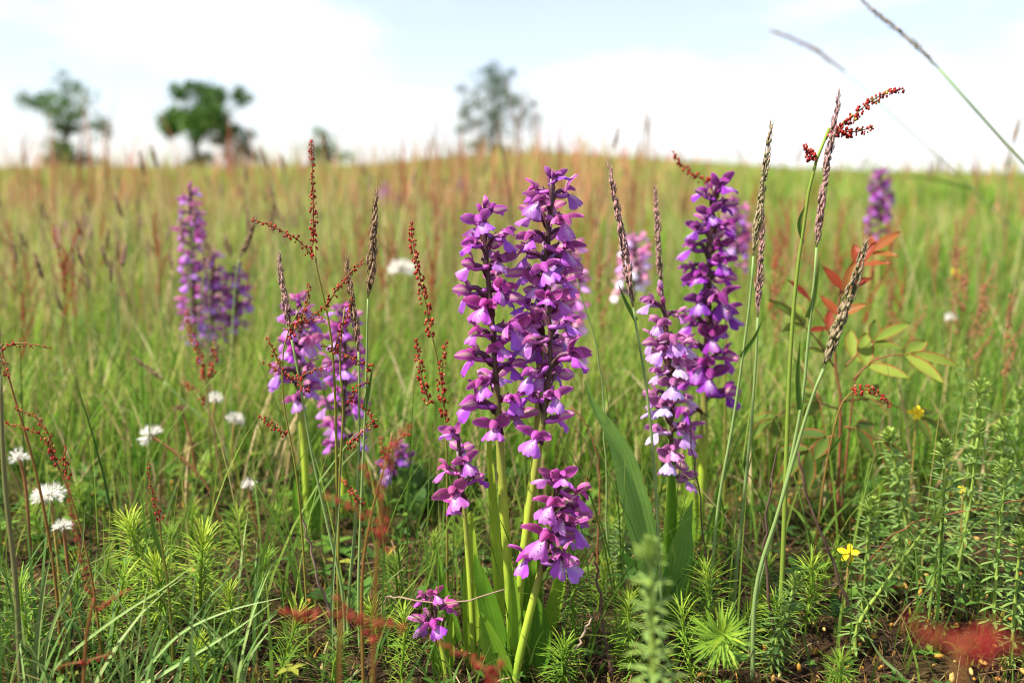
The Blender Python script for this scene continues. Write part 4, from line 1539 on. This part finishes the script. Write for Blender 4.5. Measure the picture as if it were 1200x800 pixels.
for i, (px, py, fy, Y) in enumerate([(120, 620, 700, 0.70), (90, 640, 720, 0.66), (205, 600, 680, 0.74), (290, 590, 680, 0.74), (60, 600, 670, 0.76), (470, 640, 720, 0.66),
                                     (500, 610, 680, 0.72), (700, 640, 720, 0.66), (715, 690, 760, 0.60), (860, 600, 670, 0.72), (890, 640, 700, 0.68), (865, 690, 740, 0.60),
                                     (905, 700, 770, 0.575), (450, 690, 760, 0.60), (425, 560, 640, 0.82), (960, 620, 690, 0.68), (700, 590, 660, 0.76), (540, 600, 660, 0.78),
                                     (300, 640, 720, 0.66), (1075, 460, 540, 1.05), (1120, 470, 540, 1.1), (320, 560, 640, 0.82), (170, 590, 660, 0.78), (900, 560, 640, 0.82), (130, 680, 760, 0.58), (110, 570, 640, 0.82), (230, 580, 650, 0.80), (40, 680, 770, 0.57), (330, 700, 780, 0.56), (370, 600, 680, 0.74), (640, 610, 680, 0.74), (740, 700, 780, 0.56), (790, 600, 670, 0.74), (810, 720, 790, 0.55), (945, 640, 720, 0.63), (1010, 560, 640, 0.80), (390, 720, 790, 0.55), (470, 720, 790, 0.55)]):
    br = random.uniform(0.3, 0.75)
    spurge(('lime green' if br > .6 else 'mid green' if br > .45 else 'dark green') + ' feathery spurge shoot ' + beside(px, (py + fy) / 2), (px + random.uniform(-26, 26), py + random.uniform(-10, 25)), (px, fy), Y, random.randint(35, 75), random.uniform(0.010, 0.020), br, single=False,
           group='spurge shoots in the undergrowth', seed=40 + i, bare=0.15)


# ------------------------------------------------------------------ bedstraw: whorled narrow leaves
def bedstraw(label, top, foot, Y, whorls=9, L=0.0085, k=8, tint=0.5, group=None, seed=1, head=True, topcol=0.8, foot_off=0.0):
    rnd = random.Random(seed)
    pts = pxpath([top, ((top[0] + foot[0]) / 2 + rnd.uniform(-4, 4), (top[1] + foot[1]) / 2), foot], Y)
    base = pts[0].copy()
    t = thing('bedstraw', label, 'bedstraw', base, group)
    L *= 1.4
    whorls = int(whorls * 1.25)
    sp = spline(pts, 20)
    mb = MB()
    mb.tube(sp, [0.0013 - 0.0004 * i / 19 for i in range(20)], 7, 0.95)
    mb.build('stem', 'bedstraw', t)
    for w in range(whorls):
        f = 0.12 + 0.88 * (w / (whorls - 1)) ** 0.85
        fi = f * 19
        i0 = min(18, int(fi))
        p = sp[i0].lerp(sp[i0 + 1], fi - i0)
        T = (sp[i0 + 1] - sp[i0]).normalized()
        rot = T.to_track_quat('Z', 'Y').to_matrix().to_4x4()
        mb = MB()
        last = w >= whorls - 1
        a0 = rnd.random() * 6
        rings = [(0.0, 1.0, 0.35)] if not last else [(0.0, 1.0, 0.45), (0.0012, 0.95, 0.7), (0.0026, 0.9, 0.85), (0.0042, 0.8, 1.0), (0.0058, 0.65, 1.15), (0.0072, 0.5, 1.3)]
        for dz, ls, el in rings:
            for j in range(k):
                a = a0 + dz * 900 + j * 2 * PI / k + rnd.uniform(-.15, .15)
                e = el + rnd.uniform(-.2, .2) - (0.5 * (1 - f) if not last else 0)
                d = Vector((math.cos(a) * math.cos(e), math.sin(a) * math.cos(e), math.sin(e)))
                q = Vector((0, 0, dz))
                l2 = L * ls * rnd.uniform(0.8, 1.15) * (0.75 + 0.35 * math.sin(PI * f))
                ps = [q, q + d * l2 * .4, q + d * l2 * .75 - Vector((0, 0, l2 * .04)), q + d * l2 - Vector((0, 0, l2 * .1))]
                ps = [p + (rot @ x) for x in ps]
                W = L * 0.085
                mb.ribbon(ps, [W * .6, W, W * .95, W * .15], rot.to_3x3() @ Vector((0, 0, 1)), min(1, max(0, (topcol if last else tint) + rnd.gauss(0, .12))), 2, 0.25)
        mb.build('leaf_whorl', 'bedstraw', t)
    return t


bedstraw('upright bedstraw with whorled leaves, tallest of the right group', (1148, 462), (1128, 640), 0.72, 10, 0.0105, tint=0.45, seed=1)
bedstraw('brownish bedstraw shoot with dense green tip in front of the tallest bedstraw', (1108, 535), (1090, 708), 0.63, 11, 0.0100, tint=0.3, seed=2)
bedstraw('straight pale stemmed bedstraw beside bare soil, right of the brownish one', (1178, 558), (1164, 745), 0.60, 11, 0.0095, tint=0.5, seed=3)
bedstraw('bedstraw shoot sprawling sideways toward the yellow flower', (1092, 610), (1006, 732), 0.59, 13, 0.0090, tint=0.5, seed=4)
bedstraw('bedstraw shoot with green tip under the nodding sorrel', (1043, 518), (1062, 620), 0.72, 8, 0.0100, tint=0.45, seed=5)
bedstraw('bedstraw shoot between the tallest and the pale stemmed one', (1146, 510), (1124, 660), 0.67, 9, 0.0100, tint=0.5, seed=6)
bedstraw('slender bedstraw shoot at the right margin of the group', (1176, 505), (1172, 640), 0.74, 9, 0.0100, tint=0.5, seed=7)
bedstraw('blurred bedstraw shoot close to the lens below the hairy leaves', (762, 660), (772, 900), 0.36, 12, 0.0085, tint=0.6, seed=8)
bedstraw('low bedstraw among the twigs at the foot of the thick foxtail', (930, 690), (905, 770), 0.57, 9, 0.0090, tint=0.2, seed=9)
for i, (px, py, fy, Y) in enumerate([(1195, 470, 600, 0.80), (1020, 600, 690, 0.66), (1130, 420, 520, 0.95), (1060, 560, 650, 0.74), (1195, 640, 740, 0.59), (730, 620, 690, 0.70)]):
    bedstraw('small bedstraw shoot in the undergrowth ' + beside(px, (py + fy) / 2), (px, py), (px - 8, fy), Y, 8, 0.0095, tint=random.uniform(.2, .5), group='small bedstraw shoots', seed=60 + i)


# ------------------------------------------------------------------ rose with toothed leaflets
def leaflet_obj(parent, off, p, d, nrm, L, W, mat, tint):
    mb = MB()
    side = d.cross(nrm).normalized()
    nn = side.cross(d).normalized()

    def fn(u, v):
        w = W * math.sin(PI * (0.06 + 0.93 * v)) ** 0.9
        w *= 1 + 0.10 * ((v * 11) % 1.0) * abs(u)
        c = p + d * L * v - nn * L * 0.16 * v * v
        return c + side * w * u + nn * (W * 0.35 * abs(u) ** 1.4)
    mb.surf(fn, 4, 16, tint)
    me = mb.mesh('leaflet', mat, off)
    return link('leaflet', me, parent)


def rose():
    b = P(985, 560, 0.80)
    b.z = gz(b.x, b.y)
    t = thing('rose_shrub', 'young wild rose with green leaflets and orange red top leaves', 'shrub', b)

    def cane(pts, r):
        mb = MB()
        mb.tube(spline(pts, 12), [r * (1.1 - .5 * i / 11) for i in range(12)], 6, 0.1)
        mb.build('stem', 'red_stalk', t)
    g = Vector((b.x, b.y, b.z - .004))
    cane([g, P(985, 470, 0.8), P(978, 420, .8), P(985, 340, .8), P(1000, 308, .8)], 0.0013)
    cane([g, P(998, 480, 0.8), P(1005, 440, .79), P(1030, 417, .78)], 0.0009)
    cane([g, P(965, 490, 0.8), P(945, 440, .81), P(930, 420, .82)], 0.0008)

    def leaf(path, Y, n, L, mat, tint):
        pts = [P(p[0], p[1], p[2] if len(p) > 2 else Y) for p in path]
        sp = spline(pts, 12)
        mb = MB()
        mb.tube(sp, [0.0009 - 0.0004 * i / 11 for i in range(12)], 5, 0.15)
        me = mb.mesh('leaf_stalk', 'red_stalk', b)
        st = link('leaf_stalk', me, t)
        for i in range(n):
            f = 0.35 + 0.6 * i / max(1, n - 1)
            p = sp[int(f * 11)]
            T = (sp[min(11, int(f * 11) + 1)] - sp[int(f * 11) - 1]).normalized()
            up = Vector((0, -0.55, 0.85))
            S = T.cross(up).normalized()
            for sg in (-1, 1):
                d = (S * sg * 0.8 + T * 0.75 + Vector((0, 0, random.uniform(-.3, .1)))).normalized()
                leaflet_obj(st, b, p, d, (up + S * random.uniform(-.3, .3)).normalized(), L * random.uniform(0.8, 1.1), L * 0.175, mat, min(1, max(0, tint + random.gauss(0, .18))))
        T = (sp[-1] - sp[-3]).normalized()
        leaflet_obj(st, b, sp[-1], T, Vector((0, -.5, .85)), L * 1.15, L * 0.19, mat, tint)
    leaf([(1000, 445), (1020, 425), (1045, 416), (1066, 417)], 0.78, 2, 0.036, 'rose_green', 0.75)
    leaf([(1000, 320), (1012, 305), (1022, 296)], 0.86, 2, 0.026, 'rose_red', 0.75)
    leaf([(985, 350), (990, 330), (998, 318)], 0.79, 1, 0.026, 'rose_red', 0.4)
    leaf([(978, 400), (962, 370), (948, 352)], 0.86, 1, 0.022, 'rose_red', 0.2)
    leaf([(978, 380), (985, 362), (990, 345)], 0.78, 1, 0.024, 'rose_red', 0.95)
    leaf([(978, 430), (955, 395), (938, 378)], 0.82, 2, 0.028, 'rose_green', 0.55)
    leaf([(985, 470), (1020, 468), (1055, 478), (1080, 490)], 0.85, 2, 0.028, 'rose_green', 0.4)
    leaf([(985, 480), (950, 470), (925, 478), (905, 492)], 0.85, 2, 0.028, 'rose_green', 0.35)
    leaf([(990, 430), (1010, 410), (1025, 400)], 0.84, 2, 0.03, 'rose_green', 0.6)
    leaf([(990, 500), (1010, 505), (1035, 520)], 0.80, 2, 0.03, 'rose_green', 0.1)
    leaf([(980, 510), (962, 515), (945, 530)], 0.78, 2, 0.03, 'rose_green', 0.2)


rose()


# ------------------------------------------------------------------ white seed clocks and brown head
def clock(label, px, py, Y, r, path, group=None, seed=1, n=330, squash=1.0, mat='pappus'):
    rnd = random.Random(seed)
    pts = pxpath([(px, py)] + path, Y)
    base = pts[0].copy()
    t = thing('seed_clock', label, 'seed head', base, group)
    sp = spline(pts, 12)
    mb = MB()
    mb.tube(sp, 0.0012, 6, 0.3 if seed % 2 else 0.9)
    mb.build('stalk', 'red_stalk', t)
    c = sp[-1]
    ax = (sp[-1] - sp[-3]).normalized()
    mb = MB()
    mb.blob(c, r * 0.22, 0.5)
    mb.build('receptacle', 'brown_head', t)
    mb = MB()
    for i in range(n):
        d = Vector((rnd.gauss(0, 1), rnd.gauss(0, 1), rnd.gauss(0, 1))).normalized()
        if d.dot(ax) < -0.45 or noise.noise(d * 2.2 + Vector((seed * 3.7, 0, 0))) < -0.12:
            continue
        d = Vector((d.x, d.y, d.z * squash))
        S = d.orthogonal().normalized()
        e = c + d * r * rnd.uniform(0.5, 1.2)
        w = r * 0.012
        mb.add([c - S * w, c + S * w, e + S * w, e - S * w], [(0, 1, 2, 3)], [(0, 0, .8)] * 4)
        for q in range(7):
            d2 = (d + Vector((rnd.uniform(-.6, .6), rnd.uniform(-.6, .6), rnd.uniform(-.6, .6)))).normalized()
            S2 = d2.orthogonal().normalized() * w
            e0 = e - d * r * 0.35
            e2 = e0 + d2 * r * 0.42
            mb.add([e0 - S2, e0 + S2, e2], [(0, 1, 2)], [(0, 1, rnd.random())] * 3)
    mb.build('pappus', mat, t)


clock('white fluffy seed clock on a leaning red stalk', 176, 510, 0.80, 0.0100, [(205, 530), (240, 565), (258, 610)], seed=1, squash=.8)
clock('big white seed clock low by the arched crimson sorrel', 58, 580, 0.66, 0.0112, [(64, 620), (72, 700)], seed=2, squash=.7)
clock('small white seed clock just under the big one', 74, 616, 0.65, 0.0070, [(78, 650), (84, 705)], seed=3, squash=.7)
clock('white seed clock in a pair below the tall slender orchid, upper one', 252, 468, 0.90, 0.0080, [(250, 500), (262, 570)], seed=4)
clock('white seed clock in a pair below the tall slender orchid, lower one', 275, 492, 0.90, 0.0085, [(272, 530), (282, 575)], seed=6)
clock('white seed clock sunk in grass left of the branching sorrel', 292, 568, 0.82, 0.0068, [(296, 600), (304, 625)], seed=5)
clock('grey white seed clock near the dark grass stem', 22, 536, 0.72, 0.0075, [(30, 570), (36, 660)], seed=7)
clock('pale seed clock far back in the meadow beside the rust sorrel', 470, 316, 1.45, 0.020, [(470, 350), (470, 450)], seed=8, squash=.8)
clock('single white tuft far back in the grass beyond the rose', 1114, 372, 1.35, 0.008, [(1114, 400), (1114, 450)], seed=9)
clock('brown withered seed head beside the leaning red stalk', 212, 478, 0.90, 0.0068, [(222, 510), (232, 570)], seed=11, squash=.4, mat='brown_head')


# ------------------------------------------------------------------ yellow flowers
def yellow(label, px, py, Y, L, foot, tilt=0.5, k=5, seed=1, droop=0.3):
    rnd = random.Random(seed)
    pts = pxpath([(px, py), foot], Y)
    base = pts[0].copy()
    t = thing('yellow_flower', label, 'flower', base)
    mb = MB()
    sp = spline(pts, 8)
    mb.tube(sp, 0.0007, 6, 0.9)
    mb.build('stalk', 'red_stalk', t)
    c = sp[-1]
    ax = Vector((rnd.uniform(-.3, .3), -1, tilt)).normalized()
    X = ax.orthogonal().normalized()
    B = ax.cross(X)
    for j in range(k):
        a = j * 2 * PI / k + rnd.uniform(-.25, .25)
        d = (X * math.cos(a) + B * math.sin(a) + ax * rnd.uniform(-droop, 0.35)).normalized()
        S = d.cross(ax).normalized()
        l2 = L * rnd.uniform(0.8, 1.2)
        mb = MB()
        mb.ribbon([c, c + d * l2 * .35 + ax * l2 * .05, c + d * l2 * .7 + ax * l2 * .08, c + d * l2], [L * .1, L * .26, L * .3, L * .1], ax, rnd.random(), 4, 0.25)
        mb.build('petal', 'yellow_petal', t)
    mb = MB()
    mb.blob(c + ax * L * .06, L * .17, 0.3)
    mb.build('centre', 'yellow_petal', t)


yellow('yellow flower with drooping narrow petals over bare soil', 995, 647, 0.63, 0.0068, (990, 716), 0.4, 5, 3, 0.6)
yellow('round yellow flower behind the nodding sorrel', 1074, 484, 0.78, 0.0062, (1066, 600), 0.6, 7, 5, 0.2)
yellow('small yellow flower in the far grass beyond the rose', 1120, 320, 1.7, 0.009, (1120, 400), 0.6, 6, 7, 0.2)
yellow('tiny yellow flower beside the brownish bedstraw', 1128, 573, 0.70, 0.0032, (1126, 650), 0.6, 5, 9, 0.2)


# ------------------------------------------------------------------ bare twigs and lone long blades
def twig(label, path, Y, r=0.0010, forks=(), mat='twig', tint=0.4, name='dry_twig', cat='twig', ground=True):
    pts = pxpath(path, Y, ground)
    base = pts[0].copy()
    t = thing(name, label, cat, base)
    mb = MB()
    sp = spline(pts, 20)
    sp = [p + Vector((random.gauss(0, .0006), random.gauss(0, .0006), random.gauss(0, .0005))) if 0 < i < 19 else p for i, p in enumerate(sp)]
    mb.tube(sp, [r * (1.1 - .5 * i / 19) for i in range(20)], 6, tint)
    mb.build('stem', mat, t)
    for fk in forks:
        q = [P(p[0], p[1], p[2] if len(p) > 2 else Y) for p in fk][::-1]
        mb = MB()
        mb.tube(spline(q, 8), [r * .6 * (1 - .5 * i / 7) for i in range(8)], 5, tint)
        mb.build('side_shoot', mat, t)
    return t


twig('dark bare twig slanting down across the soil from the foxtail stems', [(936, 530), (950, 590), (968, 640), (992, 700), (1030, 772)], 0.60, 0.0012, [[(962, 690), (980, 684), (988, 690)]])
twig('rough dark twig standing between the foxtails and the spurge', [(904, 560), (897, 620), (898, 680), (908, 740), (912, 784)], 0.575, 0.0011, [[(912, 520), (908, 540), (902, 570)], [(890, 600), (894, 612), (897, 625)]])
twig('grey brown twig leaning at the right of the spurge rosette', [(698, 660), (702, 700), (712, 760), (722, 798)], 0.565, 0.0012)
twig('thin wiry brown stem hanging in front of the pale orchid', [(806, 480), (812, 530), (818, 570), (826, 640), (838, 690)], 0.64, 0.0007, [[(794, 555), (805, 562), (815, 560)]], tint=0.5)
twig('long dry stalk lying across the ground toward the bedstraw', [(1090, 640, .72), (1020, 640, .72), (960, 645, .72), (930, 660, .72)], 0.70, 0.0008, tint=0.6)
twig('pale dry stalk lying in front of the orchid clump', [(592, 690, .56), (560, 700, .56), (520, 706, .565), (470, 700, .57), (450, 706, 0.60)], 0.56, 0.0007, tint=0.95)
twig('dry reddish stalk curving up beside the hairy leaf', [(668, 476), (688, 500), (700, 540), (702, 620), (700, 680)], 0.72, 0.0009, tint=0.2, mat='red_stalk')
twig('brown dead grass stalk leaning behind the crimson sorrels', [(352, 600), (362, 640), (376, 690), (392, 730)], 0.60, 0.0011, tint=0.8)
twig('upright dry weed stalk in the far grass behind the tallest spike', [(583, 142), (588, 175), (596, 215), (602, 330)], 1.9, 0.0030, tint=0.4, name='dry_stalk', cat='stalk')
twig('thin green culm with a node right of the tallest spike', [(665, 300), (680, 340), (694, 390), (703, 430), (708, 480), (712, 640)], 0.68, 0.0009, mat='grass_stem', tint=0.7, name='grass_stalk', cat='grass')
twig('short dry stick pale yellow beside the low spurge', [(694, 722, .57), (684, 745, .565), (668, 770, .56)], 0.57, 0.0012, tint=1.0)
twig('reddish horizontal rose stalk over the sprawling bedstraw', [(1210, 582, .66), (1150, 596, .66), (1092, 606, .67), (1050, 625, .68), (1010, 672, .70)], 0.66, 0.0006, mat='red_stalk', tint=0.1)


def long_blade(label, path, Y, W, tint):
    pts = pxpath(path, Y)
    base = pts[0].copy()
    t = thing('grass_stalk', label, 'grass', base)
    mb = MB()
    sp = spline(pts, 18)
    mb.ribbon(sp, [W * (1 - (i / 17) ** 2.5) + 0.0001 for i in range(18)], Vector((0.1, -.6, .8)), tint, 2, 0.6)
    mb.build('blade', 'grass_stem', t)


long_blade('long arching grass blade reaching up right beside the slim sorrel', [(230, 660), (190, 690), (140, 722), (90, 760), (60, 792)], 0.53, 0.0013, 0.75)
long_blade('long grey green blade sweeping across the corner spurge', [(318, 706), (280, 735), (230, 766), (180, 796), (150, 812)], 0.52, 0.0014, 0.9)
long_blade('curving pale blade crossing the long grey green one', [(330, 700), (270, 715), (215, 740), (180, 775), (160, 806)], 0.53, 0.0011, 0.9)
long_blade('bright blade rising from the soil under the sprawling bedstraw', [(1012, 736), (1032, 770), (1060, 800)], 0.545, 0.0016, 0.8)
long_blade('short blade standing left of the spurge corner', [(300, 760), (290, 780), (285, 806)], 0.53, 0.0013, 0.8)
long_blade('thin straight blade left of the small sparse orchid', [(402, 520), (398, 580), (392, 650), (388, 735)], 0.58, 0.0010, 0.8)
long_blade('upright blade behind the slim sorrel', [(100, 590), (92, 660), (60, 740), (50, 796)], 0.54, 0.0016, 0.7)
long_blade('broad dark blade at the foot of the dark grass stem', [(62, 640), (50, 700), (42, 790)], 0.53, 0.0022, 0.6)


# ------------------------------------------------------------------ trees on the ridge
def leaf_cloud(mb, centres, per, size, rnd):
    for c, r in centres:
        subs = []
        for _ in range(9):
            d = Vector((rnd.gauss(0, 1), rnd.gauss(0, 1), rnd.gauss(0, .8))).normalized()
            subs.append((c + d * r * rnd.uniform(0.1, 1.0), r * rnd.uniform(0.22, 0.45)))
        for _ in range(int(per * r * r * 4)):
            sc_, sr = rnd.choice(subs)
            p = sc_ + Vector((rnd.gauss(0, 1), rnd.gauss(0, 1), rnd.gauss(0, .75))) * sr * 0.75
            a = Vector((rnd.gauss(0, 1), rnd.gauss(0, 1), rnd.gauss(0, 1))).normalized()
            b = a.orthogonal().normalized()
            s = size * rnd.uniform(.6, 1.3)
            mb.add([p - a * s, p + b * s * .6, p + a * s, p - b * s * .6], [(0, 1, 2, 3)], [(0, .5, min(1, max(0, rnd.gauss(.5, .25))))] * 4)


def tree(name, label, trunk, Y, crowns, mat, per=120, leafsize=0.07, limbs=6, r=0.14, seed=1, group=None, twigs=0, cat='tree'):
    """trunk: pixels top->foot; crowns: (px,py,radius px, depth offset m)"""
    rnd = random.Random(seed)
    pts = pxpath(trunk, Y)
    base = pts[0].copy()
    t = thing(name, label, cat, base, group)
    sp = spline(pts, 12)
    mb = MB()
    mb.tube([p + Vector((rnd.gauss(0, .03), rnd.gauss(0, .03), 0)) if 0 < i else p for i, p in enumerate(sp)], [r * (1.15 - .75 * i / 11) for i in range(12)], 8, 0.4)
    cs = [(P(px, py, Y) + Vector((0, dy, 0)), rp * Y / FPX) for px, py, rp, dy in crowns]
    for c, rr in cs:
        i = rnd.randint(3, 9)
        a = sp[i]
        mid = a.lerp(c, .55) + Vector((rnd.gauss(0, .15), rnd.gauss(0, .15), .12))
        mb.tube(spline([a, mid, c], 8), [r * .30 * (1 - .8 * q / 7) for q in range(8)], 6, 0.4)
        for _ in range(limbs + twigs):
            e = c + Vector((rnd.gauss(0, 1), rnd.gauss(0, 1), rnd.gauss(0, 1))).normalized() * rr * rnd.uniform(.6, 1.15)
            s0 = mid.lerp(c, rnd.random())
            m2 = s0.lerp(e, .5) + Vector((rnd.gauss(0, .1), rnd.gauss(0, .1), .05))
            mb.tube(spline([s0, m2, e], 5), [r * .10, r * .08, r * .06, r * .05, r * .03], 4, 0.4, False)
    mb.build('trunk', 'bark', t)
    mb = MB()
    leaf_cloud(mb, cs, per, leafsize, rnd)
    mb.build('crown', mat, t)
    return t


TY = 41.0
tree('hawthorn_tree', 'open crowned hawthorn with wide thin branches, beside a dark thorn tree', [(86, 130), (78, 160), (72, 196)], TY,
     [(70, 125, 26, 0), (44, 118, 20, .4), (100, 128, 22, -.4), (75, 102, 20, .3), (112, 148, 16, .2), (72, 150, 22, .2), (62, 184, 17, 0), (82, 180, 17, 0), (70, 168, 16, 0), (58, 188, 13, 0), (88, 188, 13, 0), (74, 190, 14, 0), (30, 116, 14, 0), (125, 148, 10, 0)],
     'tree_leaf', 130, 0.075, 8, 0.11, 1)
tree('hawthorn_tree', 'dense dark green thorn tree leaning left on the ridge', [(228, 120), (230, 155), (229, 198)], TY,
     [(240, 142, 30, 0), (218, 148, 24, .3), (258, 138, 22, -.3), (250, 118, 20, 0), (205, 136, 18, 0), (268, 152, 14, .2), (278, 112, 14, .3), (208, 108, 14, .2), (238, 104, 16, -.2), (222, 190, 8, 0), (240, 186, 10, 0), (262, 166, 12, 0), (196, 150, 12, 0)],
     'tree_leaf', 330, 0.085, 6, 0.13, 2)
tree('thorn_bush', 'grey green bush touching the dense thorn tree', [(288, 170), (286, 198)], TY + .6,
     [(286, 178, 19, 0), (272, 190, 14, 0), (300, 188, 14, 0), (290, 158, 14, 0), (280, 168, 15, 0)], 'tree_leaf_pale', 220, 0.06, 5, 0.08, 3, cat='bush')
tree('thorn_bush', 'low green bush at the foot of the open hawthorn', [(104, 188), (104, 199)], TY + .3,
     [(100, 187, 14, 0), (116, 190, 11, 0), (88, 190, 12, 0)], 'tree_leaf', 170, 0.06, 4, 0.05, 4, cat='bush')
tree('young_tree', 'small bluish green young tree between the thorn tree and the lone sparse tree', [(382, 160), (382, 198)], TY,
     [(380, 158, 14, 0), (376, 176, 16, 0), (392, 178, 17, 0), (402, 186, 11, 0), (384, 186, 16, .2), (370, 186, 10, 0)], 'tree_leaf', 170, 0.06, 5, 0.08, 5)
tree('lone_tree', 'lone sparse tree with see through crown on the highest part of the ridge', [(582, 105), (580, 140), (576, 188)], TY,
     [(580, 110, 26, 0), (556, 118, 20, .3), (604, 122, 22, -.3), (572, 94, 18, 0), (612, 146, 20, 0), (556, 146, 18, 0), (590, 92, 16, .2), (580, 136, 24, 0), (628, 138, 9, 0), (570, 164, 18, 0), (545, 130, 12, 0), (602, 84, 9, 0), (540, 104, 9, 0), (626, 122, 8, 0), (538, 152, 8, 0), (576, 80, 9, 0)],
     'tree_leaf_pale', 130, 0.065, 9, 0.08, 6)
tree('thorn_bush', 'dark round bush under the lone sparse tree', [(562, 168), (562, 190)], TY + .5,
     [(562, 168, 14, 0), (552, 172, 11, 0), (578, 172, 15, 0), (594, 176, 10, 0)], 'tree_leaf', 170, 0.06, 4, 0.06, 7, cat='bush')
